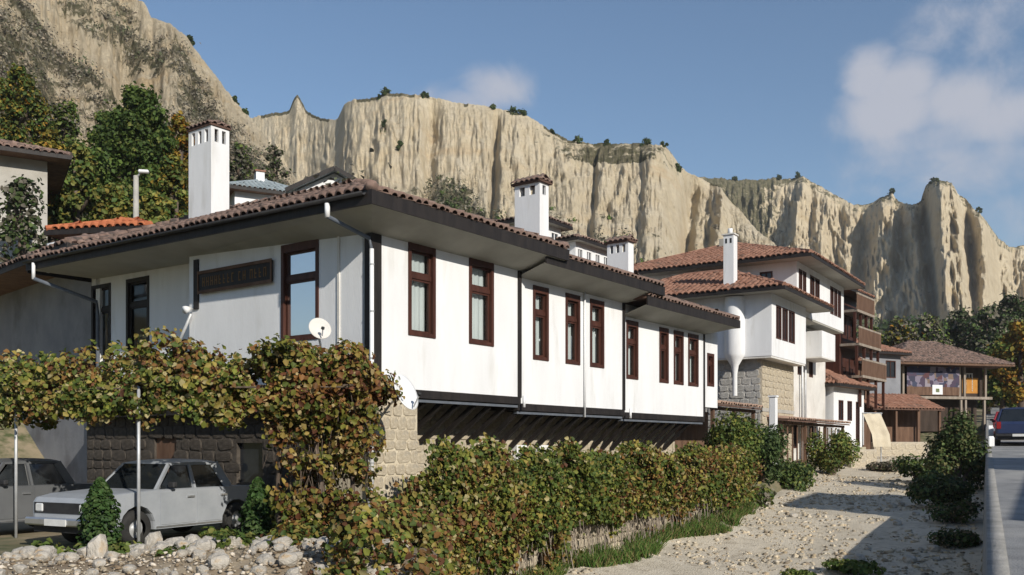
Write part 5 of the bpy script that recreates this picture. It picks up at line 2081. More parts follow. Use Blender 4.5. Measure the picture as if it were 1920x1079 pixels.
def car(name, loc, rz, paint, label, kind='sedan', group=None):
    root = empty(name, loc, rz, label, 'car', group)
    if kind == 'sedan':
        hw, zs, belt, roof, wb, wr = .775, .27, .955, 1.46, 1.20, .315
        top = [(-2.06, .50), (-2.05, .84), (-1.99, .925), (-1.25, .965), (.82, .965), (1.72, .915), (2.00, .86), (2.06, .78), (2.06, .46), (2.00, .30)]
        gh = [(-1.06, -.84), (.76, .30)]
        gws = (.73, .585)
        doors = [(-.96, -.16), (-.14, .70)]
        pillars = [(-.15, -.13)]
    else:
        hw, zs, belt, roof, wb, wr = .90, .34, 1.06, 1.68, 1.32, .37
        top = [(-2.16, .55), (-2.17, .95), (-2.12, 1.06), (-1.9, 1.07), (.95, 1.07), (1.80, 1.00), (2.12, .90), (2.2, .78), (2.2, .50), (2.12, .36)]
        gh = [(-2.08, -1.88), (.95, .30)]
        gws = (.84, .68)
        doors = [(-1.0, -.12), (-.10, .84)]
        pillars = [(-.12, -.10), (-1.08, -1.06)]
    poly = list(top)
    poly += arch(wb, wr, wr + .075, zs) + arch(-wb, wr, wr + .075, zs) + [(-2.0, .30)]
    k = len(poly)
    vs, fs = [], []
    rings = [(-hw, .955), (-hw + .035, .985), (-hw + .10, 1.0), (hw - .10, 1.0), (hw - .035, .985), (hw, .955)]
    for y, s in rings:
        vs += [(p[0] * (.5 + .5 * s), y, .62 + (p[1] - .62) * s if p[1] > .62 else p[1]) for p in poly]
    for r in range(len(rings) - 1):
        fs += [(r * k + i, r * k + (i + 1) % k, (r + 1) * k + (i + 1) % k, (r + 1) * k + i) for i in range(k)]
    fs += [tuple(range(k)), tuple(range((len(rings) - 1) * k, len(rings) * k))]
    body = MB().add(vs, fs).build('body', paint, root)
    (rb_, rt_), (fb_, ft_) = gh
    wb0, wt0 = gws
    # roof panel, slightly domed
    V_, Q_ = [], []
    nx, ny = 7, 7
    for i in range(nx):
        for j in range(ny):
            x = rt_ - .03 + (ft_ - rt_ + .06) * i / (nx - 1)
            y = -wt0 + 2 * wt0 * j / (ny - 1)
            dome = .055 * (1 - (2 * j / (ny - 1) - 1) ** 2) + .02 * (1 - (2 * i / (nx - 1) - 1) ** 2)
            V_.append((x, y, roof - .05 + dome))
    for i in range(nx - 1):
        for j in range(ny - 1):
            Q_.append((i * ny + j, (i + 1) * ny + j, (i + 1) * ny + j + 1, i * ny + j + 1))
    n0 = len(V_)
    V_ += [(v[0], v[1], roof - .085) for v in V_]
    Q_ += [tuple(n0 + q for q in f[::-1]) for f in Q_]
    edge = [i * ny for i in range(nx)] + [(nx - 1) * ny + j for j in range(1, ny)] + [i * ny + ny - 1 for i in range(nx - 2, -1, -1)] + list(range(ny - 2, 0, -1))
    Q_ += [(edge[i], edge[(i + 1) % len(edge)], n0 + edge[(i + 1) % len(edge)], n0 + edge[i]) for i in range(len(edge))]
    MB().add(V_, Q_).build('roof', paint, root, False)
    zb_, zt_ = belt - .01, roof - .07
    for s in (-1, 1):
        MB().bar((fb_ - .02, s * (wb0 - .02), zb_), (ft_ + .02, s * (wt0 - .02), zt_), .05, .06).build('pillar', paint, root)
        MB().bar((rb_ + .05, s * (wb0 - .02), zb_), (rt_ + .05, s * (wt0 - .02), zt_), .06, .15).build('pillar', paint, root)
        for (p0, p1) in pillars:
            MB().bar((p0, s * (wb0 - .012), zb_), (p0 + .01, s * (wt0 - .012), zt_), .05, .06).build('pillar', paint, root)
        # side glass between the pillars
        xs_b = [rb_ + .12] + sorted([p[0] for p in pillars]) + [fb_ - .06]
        xs_t = [rt_ + .12] + sorted([p[0] for p in pillars]) + [ft_ - .04]
        for i in range(len(xs_b) - 1):
            g = .04
            MB().quad((xs_b[i] + g, s * (wb0 - .02), zb_), (xs_b[i + 1] - g, s * (wb0 - .02), zb_), (xs_t[i + 1] - g, s * (wt0 - .018), zt_),
                      (xs_t[i] + g, s * (wt0 - .018), zt_)).build('side_window', M['car_glass'], root)
        for (d0, d1) in doors:
            dm = MB()
            zlo = zs + .07
            pts = [(d0 + .012, zlo), (d1 - .012, zlo), (d1 - .012, belt - .045), (d0 + .012, belt - .045)]
            if d0 < -.9:
                pts[0] = (d0 + .17, zlo)
                pts.insert(1, pts[0])
                pts = [(d0 + .20, zlo), (d1 - .012, zlo), (d1 - .012, belt - .045), (d0 + .012, belt - .045), (d0 + .012, zlo + .32)]
            y0, y1 = sorted((s * (hw - .01), s * (hw + .009)))
            dm.prism(pts, y0, y1)
            d_ = dm.build('door', paint, root)
            yh = sorted((s * (hw + .010), s * (hw + .035)))
            MB().box(d0 + .06, d0 + .22, yh[0], yh[1], belt - .16, belt - .13).build('handle', M['chrome'], d_)
        ym = sorted((s * (hw - .02), s * (hw + .14)))
        MB().box(fb_ - .34, fb_ - .24, ym[0], ym[1], belt + .03, belt + .13, bev=.02).build('mirror', M['black_plastic'], root)
        yt = sorted((s * (hw + .001), s * (hw + .012)))
        MB().box(-wb + wr + .1, wb - wr - .1, yt[0], yt[1], zs + .02, zs + .05).build('sill_trim', M['chrome'], root)
    MB().quad((fb_ + .02, -wb0 + .05, zb_), (fb_ + .02, wb0 - .05, zb_), (ft_ + .03, wt0 - .05, zt_ + .01), (ft_ + .03, -wt0 + .05, zt_ + .01)).build('windscreen', M['car_glass'], root)
    MB().quad((rb_ - .0, -wb0 + .07, zb_), (rb_ - .0, wb0 - .07, zb_), (rt_ - .0, wt0 - .08, zt_ + .01), (rt_ - .0, -wt0 + .08, zt_ + .01)).build('rear_window', M['car_glass'], root)
    # front
    fx = top[7][0]
    MB().box(fx - .06, fx + .012, -hw + .10, hw - .10, .60, .78).build('grille', M['black_plastic'], root)
    for s in (-1, 1):
        if kind == 'sedan':
            y0, y1 = sorted((s * (hw - .33), s * (hw - .14)))
        else:
            y0, y1 = sorted((s * (hw - .34), s * (hw - .08)))
        MB().box(fx - .02, fx + .03, y0, y1, .62, .765, bev=.02).build('headlight', M['lamp_clear'], root)
    for (x, nm) in ((fx, 'front_bumper'), (-fx, 'rear_bumper')):
        sgn = 1 if x > 0 else -1
        x0_, x1_ = sorted((x - sgn * .02, x + sgn * .12))
        b_ = MB().box(x0_, x1_, -hw - .02, hw + .02, .40, .53, bev=.025).build(nm, M['chrome'] if kind == 'sedan' else M['black_plastic'], root)
        x0_, x1_ = sorted((x + sgn * .121, x + sgn * .135))
        MB().box(x0_, x1_, -.26, .26, .405, .515).build('licence_plate', M['plate'], root)
        x0_, x1_ = sorted((x - sgn * .10, x - sgn * .01))
        MB().box(x0_, x1_, -hw + .06, hw - .06, .28, .40).build('apron', M['black_plastic'], root)
    rx = top[1][0]
    for s in (-1, 1):
        if kind == 'sedan':
            y0, y1 = sorted((s * (hw - .10), s * (hw - .42)))
            MB().box(rx - .02, rx + .03, y0, y1, .62, .78).build('tail_light', M['lamp_red'], root)
        else:
            y0, y1 = sorted((s * (hw - .03), s * (hw - .20)))
            MB().box(rx - .025, rx + .03, y0, y1, .75, 1.05).build('tail_light', M['lamp_red'], root)
    # wheels
    for sx in (-1, 1):
        for s in (-1, 1):
            w = MB()
            seg = 24
            prof_ = [(.17, .55), (.17, .80), (.14, .97), (.10, 1.0), (-.0, 1.0), (-.03, .97), (-.05, .8), (-.05, .55)]
            vs, fs = [], []
            for (dy, r) in prof_:
                for i in range(seg):
                    a = 2 * math.pi * i / seg
                    vs.append((sx * wb + math.cos(a) * wr * r, s * (hw - .03 - dy), wr + math.sin(a) * wr * r))
            kk = len(prof_)
            for j in range(kk - 1):
                fs += [(j * seg + i, j * seg + (i + 1) % seg, (j + 1) * seg + (i + 1) % seg, (j + 1) * seg + i) for i in range(seg)]
            wo_ = w.add(vs, fs).build('wheel', M['rubber'], root, True)
            rm = MB()
            y0 = s * (hw - .02)
            vs = []
            for (rr, dy) in ((.57, .03), (.50, .0), (.30, .035), (.22, .0), (.0, -.012)):
                for i in range(16):
                    a = 2 * math.pi * i / 16
                    vs.append((sx * wb + math.cos(a) * wr * rr, y0 - s * dy - s * .02, wr + math.sin(a) * wr * rr))
            fs = []
            for j in range(4):
                fs += [(j * 16 + i, j * 16 + (i + 1) % 16, (j + 1) * 16 + (i + 1) % 16, (j + 1) * 16 + i) for i in range(16)]
            rm.add(vs, fs).build('rim', M['metal'], wo_, True)
    return root


CAR_C = Vector((-6.55, 17.35, 0.0))
cdir = math.atan2(-.891, -.454)
car('saloon_car', (CAR_C.x, CAR_C.y, .01), cdir, M['paint_silver'], 'old pale silver saloon car parked under the vine pergola')
car('saloon_car', (-10.05, 18.4, .01), cdir - .05, M['paint_dark'], 'dark grey saloon car in the shade at the far left of the yard')
rdir = math.atan2(.892, .452)
sx_ = at(1908, HY, 42.5)
car('parked_suv', (sx_.x, sx_.y, float(road_z(sx_.y)) + .02), rdir, M['paint_blue'], 'navy blue off-road car seen from behind on the road', 'suv')
sx_ = at(1868, HY, 48.5)
car('parked_car', (sx_.x + .7, sx_.y, float(road_z(sx_.y)) + .03), rdir, M['paint_red'], 'red car parked just beyond the navy off-road car', 'sedan')
for (px, d, lab) in ((1856, 40.5, 'small white kerb stone at the road edge beside the navy car'), (1838, 45, 'white marker post at the bend of the road edge')):
    q = at(px, HY, d)
    zz = float(road_z(q.y))
    ks = MB().box(-.13, .13, -.13, .13, 0, .42 if px > 1850 else .75, bev=.03).box(-.1, .1, -.1, .1, .42 if px > 1850 else .75, .46 if px > 1850 else .82).build('marker_stone', M['plaster'])
    ks.location = (float(road_x(q.y)) + .2, q.y, zz + .05)
    tag(ks, lab, 'marker')

# ------------------------------------------------------------------ satellite dishes, wall boxes
def dish(name, loc, az_, el_, r, label, arm_to, matr):
    root = empty(name, loc, 0, label, 'satellite dish')
    d = Vector((math.cos(az_) * math.cos(el_), math.sin(az_) * math.cos(el_), math.sin(el_)))
    q = d.to_track_quat('Z', 'Y').to_matrix().to_4x4()
    vs, fs = [], []
    seg, rg = 28, 6
    for j in range(rg + 1):
        rr = r * j / rg
        for i in range(seg):
            a = 2 * math.pi * i / seg
            vs.append((math.cos(a) * rr, math.sin(a) * rr * 1.06, .20 * rr * rr / r))
    for j in range(rg):
        fs += [(j * seg + i, j * seg + (i + 1) % seg, (j + 1) * seg + (i + 1) % seg, (j + 1) * seg + i) for i in range(seg)]
    n0 = len(vs)
    vs += [(v[0], v[1], v[2] - .014) for v in vs]
    fs += [tuple(n0 + q_ for q_ in f[::-1]) for f in fs]
    last = rg * seg
    fs += [(last + i, last + (i + 1) % seg, n0 + last + (i + 1) % seg, n0 + last + i) for i in range(seg)]
    MB(q).add(vs, fs).build('reflector', matr, root, True)
    MB(q).tube([(0, -r * .95, .10), (0, -r * .45, r * .95)], .014, 6).build('feed_arm', M['metal'], root)
    MB(q).tube([(0, -r * .47, r * .86), (0, -r * .40, r * 1.0)], .035, 8).build('feed_horn', M['black_plastic'], root, True)
    MB().tube([tuple(q @ Vector((0, 0, -.02))), tuple(q @ Vector((0, 0, -.12))), tuple(Vector(arm_to) - Vector(loc))], .024, 8).build('mount', M['metal'], root)
    return root


pd = at(757, 738, 16.9)
dish('satellite_dish', pd, R(-28), R(22), .33, 'white satellite dish below the corner of the sunlit facade', hloc(.5, .0, 2.55), M['white_metal'])
pd = at(599, 618, 18.0)
dish('satellite_dish', pd, R(-62), R(25), .22, 'small pale satellite dish beside the window on the shaded wall', hloc(-.02, b_of(606), 3.6), M['plaster_dull'])
ac = empty('air_conditioner', hloc(0, b_of(520), 0), HROT - R(90), 'grey air-conditioner box below the window of the shaded wall', 'air conditioner')
MB().box(0, .8, -.33, -.03, 3.02, 3.55, bev=.02).build('casing', M['plaster_dull'], ac)
MB().tube([(.32, -.335, 3.28), (.32, -.345, 3.28)], .21, 20).build('fan_grille', M['black_plastic'], ac)
for x in (.1, .7):
    MB().box(x - .02, x + .02, -.33, .0, 2.97, 3.019).build('bracket', M['metal'], ac)
# meters on the ground-floor wall
for (px, lab) in ((968, 'pale grey meter box on the stone wall under the jetty'), (1010, 'white meter cabinet on the stone wall beneath the second bay')):
    a_ = a_of(px, GI)
    mbx = empty('meter_box', hloc(a_, GI, 0), HROT, lab, 'meter box')
    MB().box(-.22, .22, -.2, -.001, .95, 1.75, bev=.02).build('cabinet', M['white_metal'], mbx)
    MB().box(-.19, .19, -.212, -.201, .99, 1.71).build('door', M['plaster_dull'], mbx)

# ------------------------------------------------------------------ yard: pergola, vine, stones, shrubs
pg = empty('pergola', (0, 0, 0), 0, 'metal pergola frame on thin poles carrying the grape vine', 'pergola')
PF = [Vector((-11.2, 18.5, 0)), Vector((-6.28, 15.7, 0)), Vector((-2.75, 15.5, 0))]
posts = [at(30, HY, 17.6), PF[1], Vector((-2.52, 16.4, 0))]
for p in posts:
    MB().tube([(p.x, p.y, -.1), (p.x, p.y, 2.74)], .028, 10).build('pole', M['metal'], pg, True)
for off, z in ((.05, 2.72), (1.0, 2.78), (2.1, 2.82)):
    n_ = Vector((.35, .94, 0))
    MB().tube([tuple(q + n_ * off + Vector((0, 0, z))) for q in PF], .016, 8).build('rail', M['bark'], pg, True)
for i in range(12):
    t_ = i / 11
    q = PF[0].lerp(PF[1], t_ / .55) if t_ < .55 else PF[1].lerp(PF[2], (t_ - .55) / .45)
    n_ = Vector((.35, .94, 0))
    MB().tube([tuple(q + n_ * -.1 + Vector((0, 0, 2.745))), tuple(q + n_ * 2.3 + Vector((0, 0, 2.85)))], .012, 6).build('crossbar', M['bark'], pg)

vine = empty('grape_vine', (-4.25, 15.7, 0), 0, 'autumn grape vine in green and rust leaves over the pergola', 'vine')
P, Nn, C = [], [], []


def vine_cluster(c, r, n, pal, wts, size_bias=1.0):
    p, d = blob_points(c, r, n, .2)
    d = d.copy()
    d += np.array([.35, -.5, .35])
    P.append(p)
    Nn.append(d)
    C.append(pick_cols(n, pal, wts) * RNG.uniform(.8, 1.2))


n_ = np.array([.35, .94, 0])
for i in range(170):
    t_ = RNG.random()
    q = PF[0].lerp(PF[1], t_ / .55) if t_ < .55 else PF[1].lerp(PF[2], (t_ - .55) / .45)
    off = abs(RNG.normal()) * .8
    z = 2.82 + .16 * math.sin(t_ * 23) + RNG.normal() * .20 - (.12 if off < .4 else 0)
    c = np.array([q.x, q.y, z]) + n_ * min(off, 2.3)
    rust = .5 + .5 * math.sin(t_ * 9 + 4.2) + (.8 if t_ > .72 else 0)
    vine_cluster(c, (RNG.uniform(.28, .52), .40, RNG.uniform(.20, .34)), 185, VINE, (2.0, 3.2, 3.0 + rust, 1.2 + 1.4 * rust, .5 + .9 * rust, 1.8))
for i in range(60):      # sprays that stand up from the top
    t_ = RNG.random()
    q = PF[0].lerp(PF[1], t_ / .55) if t_ < .55 else PF[1].lerp(PF[2], (t_ - .55) / .45)
    vine_cluster(np.array([q.x, q.y, 3.12 + RNG.uniform(0, .30)]) + n_ * RNG.uniform(0, 1), (.13, .13, .24), 30, VINE, (3, 3, 2, 1, .5, 1.5))
for i in range(60):      # hanging fringe
    t_ = RNG.random()
    q = PF[0].lerp(PF[1], t_ / .55) if t_ < .55 else PF[1].lerp(PF[2], (t_ - .55) / .45)
    vine_cluster((q.x, q.y, 2.42 + RNG.normal() * .13), (.26, .2, .22), 42, VINE, (4, 3, 1.2, 1, .5, .8))
for i in range(46):      # the mound over the right-hand end
    x = RNG.uniform(-4.6, -2.45)
    vine_cluster((x, 15.7 + RNG.uniform(-.2, .9), 2.95 + RNG.uniform(-.55, .40) - max(0, x + 2.9) * .6), (.38, .34, .30), 140, VINE, (1.6, 2, 3, 3, 2.2, 1))
for i in range(210):     # curtain down to the ground
    x = RNG.uniform(-4.0, -2.35)
    z = RNG.uniform(.1, 2.6)
    if 1.0 < z < 1.9 and (RNG.random() < .35 or x < -3.75):
        continue
    low = z < 1.0
    vine_cluster((x, 15.75 + RNG.uniform(-.2, .7), z), (.24, .2, .30), 60, VINE, (2, 1.5, 2, 2.5 + low, 2 + low, .8))
P, Nn = np.concatenate(P), np.concatenate(Nn)
hol = fbm(P[:, 0] * 1.6, P[:, 2] * 1.4 + P[:, 1] * .6, 88, 3)
kp = hol > .335
P, Nn = P[kp], Nn[kp]
PC = patch_cols(P, 0, [(4, 4, 1.2, .4, .3, .8), (1.6, 3.4, 3, .8, .4, 2.2), (1, 1.6, 3, 2.6, 1.6, 1.4), (3, 3.6, 2, .8, .4, 1.2), (1, 1.2, 2.2, 3, 2.4, 1)], .8, 31)
PC[P[:, 0] > -4.4] *= np.array([1.0, .90, .88])
linkobj('leaves', leaf_mesh('vine_leaves', P - np.array([-4.25, 15.7, 0]), .078, PC, Nn), vine)
stems = [((-3.9, 15.7, -.05), (-3.95, 15.72, 1.2), (-3.8, 15.8, 2.9)), ((-2.7, 16.0, -.05), (-2.75, 16.05, 1.4), (-3.0, 16.0, 2.9)), ((-3.3, 15.9, -.05), (-3.2, 15.8, 1.0), (-3.5, 15.9, 2.9))]
for s in stems:
    MB().tube([tuple(Vector(q) - Vector((-4.25, 15.7, 0))) for q in s], [.05, .04, .025], 6).build('stem', M['bark'], vine, True)
for i in range(40):
    x = RNG.uniform(-4.0, -2.4)
    z0_ = RNG.uniform(1.6, 2.8)
    pts_ = [(x + 4.25, RNG.uniform(-.1, .6), z0_), (x + 4.25 + RNG.normal() * .1, .1, z0_ - .6), (x + 4.25 + RNG.normal() * .15, .1, z0_ - 1.3)]
    MB().tube(pts_, [.008, .006, .004], 4).build('tendril', M['bark'], vine)

# --- river wall with its stones and the creeper over it
RW = -1.6
rw_root = empty('river_wall', hloc(-.6, RW, 0), HROT, 'beige rubble wall between the yard and the riverbed', 'wall')
WL = 15.2
body_ = MB()
V_, Q_ = [], []
for i in range(16):
    x = WL * i / 15
    y_ = hloc(-.6 + x, RW).y
    z0_ = float(bed_z(y_)) - .6
    V_ += [(x, 0, z0_), (x, .02, .02), (x, .62, .03), (x, .66, z0_)]
for i in range(15):
    for j in range(3):
        Q_.append((i * 4 + j, i * 4 + 4 + j, i * 4 + 5 + j, i * 4 + 1 + j))
Q_ += [(0, 1, 2, 3), (60, 61, 62, 63)]
wbody = body_.add(V_, Q_).build('wall_body', M['mortar'], rw_root)
stones_on_wall(rw_root, frame_at(0, .0), .4, WL - 1.2, -1.25, -.02, M['stone'], 270, (.22, .50), (.17, .30), .035)

trel = empty('trellis_fence', hloc(.9, RW + .3, 0), HROT, 'low wooden trellis on the river wall, mostly hidden by creeper', 'fence')
for i in range(8):
    x = i * 1.72
    MB().box(x - .04, x + .04, -.04, .04, 0, 1.2).build('post', M['grey_wood'], trel)
for z in (.4, .8, 1.1):
    MB().box(-.1, 12.2, -.06, -.041, z - .03, z + .03).build('rail', M['grey_wood'], trel)

cr = empty('creeper', hloc(3, RW, 0), HROT, 'long mass of green and rust creeper hanging over the river wall', 'creeper')
P, Nn, C = [], [], []
for i in range(330):
    a = -.7 + 14.7 * ((i * .618034) % 1.0) + RNG.normal() * .1
    env = 1.56 + .14 * math.sin(a * 1.9) + .12 * math.sin(a * 4.3 + 1) + .12 * math.sin(a * 9.1) - (.3 if a < .2 else 0)
    lmax = float(np.interp(a, [0, 2.5, 4.5, 8, 14], [2.7, 2.7, 2.1, 1.6, 1.4]))
    L_ = lmax * RNG.uniform(.35, 1.0)
    z0_ = env - abs(RNG.normal()) * .22
    pn = float(fbm(a * .55 + 3, i * .37, 33, 2))
    rust = max(0, (pn - .45) * 8) * (1.4 if a < 5 else .8) + (1.0 if a < 1.5 else 0)
    gsh = 2.4 if pn < .42 else 1.0
    wts_ = (3.2 * gsh, 3.2 * gsh, 2.4 + rust, .9 + 1.1 * rust, .5 + .8 * rust, 1.2)
    n_l = int(200 * L_) + 40
    q_ = RNG.random(n_l) ** 1.15
    wx = .10 + .16 * np.sin(np.pi * np.clip(q_ + .12, 0, 1))
    drift = RNG.normal() * .25
    yb = -.10 - .30 * RNG.random()
    bulge = -.22 * np.sin(np.pi * np.clip(q_ * 1.2 + .1, 0, 1))
    p = np.stack([a - 3 + drift * q_ + RNG.normal(size=n_l) * wx, yb + bulge + RNG.normal(size=n_l) * .09 + .28 * (q_ < .25),
                  z0_ - L_ * q_ + RNG.normal(size=n_l) * .06], 1)
    d = RNG.normal(size=(n_l, 3)) * .5 + np.array([0, -1.0, .45])
    P.append(p)
    Nn.append(d)
    C.append(pick_cols(n_l, VINE, wts_) * RNG.uniform(.6, 1.3))
P, Nn = np.concatenate(P), np.concatenate(Nn)
hol = fbm(P[:, 0] * 1.7, P[:, 2] * .8, 87, 3) + .10 * np.clip(P[:, 2], -.5, 1) - .13 * ((P[:, 2] < 0) & (P[:, 0] > -.8))
kp = hol > np.interp(P[:, 0], [-3.5, -1, 2, 11], [.34, .35, .40, .37])
P, Nn = P[kp], Nn[kp]
PC = patch_cols(P, 0, [(6, 4, .8, .3, .2, .5), (5, 2.5, 1, .5, .6, .3), (2, 3.5, 3, .8, .4, 1.5), (1, 1, 2.6, 3, 2.4, 1), (4, 4, 1.5, .8, .4, 1)], .75, 29)
linkobj('leaves', leaf_mesh('creeper_leaves', P, .078, PC, Nn), cr)
st_ = MB()
for i in range(300):
    a = RNG.uniform(-.4, 13) - 3
    zt_ = RNG.uniform(-.2, 1.0)
    L_ = RNG.uniform(.7, 1.7)
    y_ = -.12 - RNG.random() * .3
    st_.tube([(a, y_ + .1, zt_), (a + RNG.normal() * .08, y_, zt_ - L_ * .5), (a + RNG.normal() * .15, y_ + .02, zt_ - L_)], [.012, .009, .004], 4)
o_ = st_.build('dry_stems', M['grey_wood'], cr)
o_['kind'] = 'stuff'

# --- boulders and rubble along the front of the yard
ROCKS = []
for i in range(6):
    bm = bmesh.new()
    bmesh.ops.create_icosphere(bm, subdivisions=2, radius=.5)
    for v in bm.verts:
        q = v.co * 2.3
        f_ = 1 + .5 * (float(fbm(q.x + i * 7.3, q.y + q.z * 1.7, 60 + i, 3)) - .5) * 1.5
        v.co *= f_
        for ax in range(3):
            lim = .34 + .08 * ((i * 3 + ax) % 3)
            if abs(v.co[ax]) > lim:
                v.co[ax] = math.copysign(lim + (abs(v.co[ax]) - lim) * .25, v.co[ax])
    me = bpy.data.meshes.new('boulder')
    bm.to_mesh(me)
    bm.free()
    me.materials.append(M['rock'])
    ROCKS.append(me)
rub = empty('rubble_bank', (-4.6, 13.2, 0), 0, 'bank of loose pale boulders along the front of the yard', 'rocks')
# earth core of the bank
V_, Q_ = [], []
nb_, mb_ = 28, 8
for i in range(nb_):
    x = -9.0 + 8.0 * i / (nb_ - 1)
    for j in range(mb_):
        t_ = j / (mb_ - 1)
        y = 11.4 + 3.1 * t_
        hgt = max(0, math.sin(math.pi * t_)) * (.16 + .18 * float(np.interp(x, [-8, -5.5, -4.4, -2], [0, .3, 1, 1.0])))
        V_.append((x + 4.6, y - 13.2, hgt - .03 + .06 * (float(vnoise(x * 3, y * 3, 5)) - .5)))
for i in range(nb_ - 1):
    for j in range(mb_ - 1):
        Q_.append((i * mb_ + j, (i + 1) * mb_ + j, (i + 1) * mb_ + j + 1, i * mb_ + j + 1))
MB().add(V_, Q_).build('earth_core', M['dirt'], rub, True)
placed = []
rk = 0
special = [(183, 1058, .36, .62), (287, 1050, .34, .66), (330, 1050, .46, .50), (305, 1058, .22, .42), (365, 1035, .42, .42), (240, 1075, .40, .24), (180, 1078, .3, .2),
           (470, 1030, .6, .40), (420, 1045, .5, .34), (505, 1025, .42, .38), (540, 1055, .5, .34), (600, 1030, .42, .3), (650, 1050, .5, .34), (45, 1055, .9, .16), (120, 1040, .5, .14)]
for (px, py, w_, h_) in special:
    d = 13.0 if py > 1050 else 13.9
    q = at(px, py, d)
    placed.append((q.x, q.y, w_, h_, max(.02, h_ * .3 + .02 if px < 360 else .12 + h_ * .25)))
for i in range(265):
    x = RNG.uniform(-7.6, -1.5)
    if x < -5.0 and RNG.random() < .5:
        continue
    t_ = RNG.random()
    y = 11.6 + 2.6 * t_
    s_ = .07 + .20 * RNG.random() ** 2.4
    hg = math.sin(math.pi * (y - 11.4) / 3.1) * (.16 + .18 * float(np.interp(x, [-8, -5.5, -4.4, -2], [0, .3, 1, 1.0])))
    placed.append((x, y, s_ * 1.3, s_ * .9, hg + s_ * .12))
for (x, y, w_, h_, z_) in placed:
    mtx = Matrix.Translation((x + 4.6, y - 13.2, z_)) @ Matrix.Rotation(RNG.uniform(0, 6.28), 4, 'Z') @ Matrix.Rotation(RNG.normal() * .22, 4, 'X') @ Matrix.Diagonal(
        (w_, w_ * RNG.uniform(.7, 1.0), h_, 1))
    linkobj('boulder', ROCKS[int(RNG.integers(0, 6))], rub, mtx)
gn = 5200
gx2 = RNG.uniform(-8.5, -1.45, gn)
gy2 = RNG.uniform(11.3, 14.8, gn)
gh2 = np.array([max(-.02, math.sin(math.pi * min(1, max(0, (y - 11.4) / 3.1))) * (.16 + .18 * float(np.interp(x, [-8, -5.5, -4.4, -2], [0, .3, 1, 1.0])))) for x, y in zip(gx2, gy2)])
gs2 = .012 + .05 * RNG.random(gn) ** 3
ch = linkobj('chippings', stones_mesh('chippings', np.stack([gx2 + 4.6, gy2 - 13.2, gh2 + gs2 * .1 - .01], 1), gs2,
             pick_cols(gn, [(.46, .40, .31), (.34, .28, .20), (.56, .50, .42), (.24, .18, .12)], [3, 3, 2, 2])), rub)
ch['kind'] = 'stuff'
# loose boulders on the riverbed
for i in range(24):
    y = 18.5 + 22 * RNG.random() ** 1.5
    x = float(left_x(y)) + .5 + (float(road_x(y)) - 1.4 - float(left_x(y))) * RNG.random()
    s_ = .14 + .16 * RNG.random()
    b_ = linkobj('river_boulder', ROCKS[int(RNG.integers(0, 6))], None, Matrix.Translation((x, y, float(bed_at(x, y)) + s_ * .15)) @ Matrix.Rotation(RNG.uniform(0, 6), 4, 'Z')
                 @ Matrix.Diagonal((s_ * 1.4, s_, s_ * .8, 1)))
    tag(b_, 'rounded pale boulder lying loose on the dry riverbed', 'boulder', 'boulders on the riverbed')


def thuja(px, d, h, r, label):
    q = at(px, HY, d)
    root = empty('thuja', (q.x, q.y, -.02), 0, label, 'shrub')
    n = 2600
    z = RNG.random(n) ** .8
    rad = r * np.sin(np.pi * np.clip(.18 + .80 * z, 0, 1)) ** .8 * (1 - .25 * z)
    a = RNG.uniform(0, 6.28, n)
    lump = 1 + .16 * np.sin(a * 5 + z * 11) + .1 * np.sin(a * 3 - z * 17)
    rr = rad * lump * (RNG.random(n) ** .35)
    Pp = np.stack([np.cos(a) * rr, np.sin(a) * rr, .03 + z * h], 1)
    Nv = np.stack([np.cos(a), np.sin(a), np.full(n, .9)], 1)
    linkobj('foliage', leaf_mesh('thuja_foliage', Pp, .055, pick_cols(n, [(.035, .075, .02), (.05, .10, .025), (.075, .12, .035)], [2, 3, 1.4]), Nv), root)
    MB().tube([(0, 0, 0), (0, 0, h * .8)], [.025, .006], 6).build('stem', M['bark'], root)


thuja(188, 14.5, 1.22, .33, 'small bushy evergreen in front of the bonnet of the silver car')
thuja(484, 16.2, 1.16, .31, 'small conical evergreen behind the boot of the silver car')


def shrub(name, loc, r, h, n, size, pal, wts, label, cat='shrub', group=None, sink=.05):
    loc = Vector(loc)
    root = empty(name, loc - Vector((0, 0, sink)), 0, label, cat, group)
    Pp, Nv, Cc = [], [], []
    nb2 = 9
    st2 = MB()
    for i in range(nb2):
        a = i * 2.4
        rr = r * (.15 + .6 * RNG.random())
        c = np.array([math.cos(a) * rr, math.sin(a) * rr, h * (.25 + .5 * RNG.random())])
        m = n // nb2
        p_, d_ = blob_points(c, (r * .48, r * .48, h * .30), m, .2)
        p_[:, 2] = np.maximum(p_[:, 2], .03)
        Pp.append(p_)
        Nv.append(d_ + np.array([0, 0, .5]))
        Cc.append(pick_cols(m, pal, wts) * RNG.uniform(.75, 1.2))
        st2.tube([(0, 0, 0), tuple(c * np.array([.5, .5, .6])), tuple(c)], [.03 * h, .02 * h, .006 * h], 5)
    st2.build('stem', M['bark'], root)
    linkobj('foliage', leaf_mesh(name + '_foliage', np.concatenate(Pp), size, np.concatenate(Cc), np.concatenate(Nv)), root)
    return root


def on_ground(px, d, dz=0):
    q = at(px, HY, d)
    inb = left_x(d) < q.x < road_x(d) and d < 70
    return Vector((q.x, q.y, float(bed_at(q.x, d)) if inb else float(ground_z(q.x, d)) + dz))


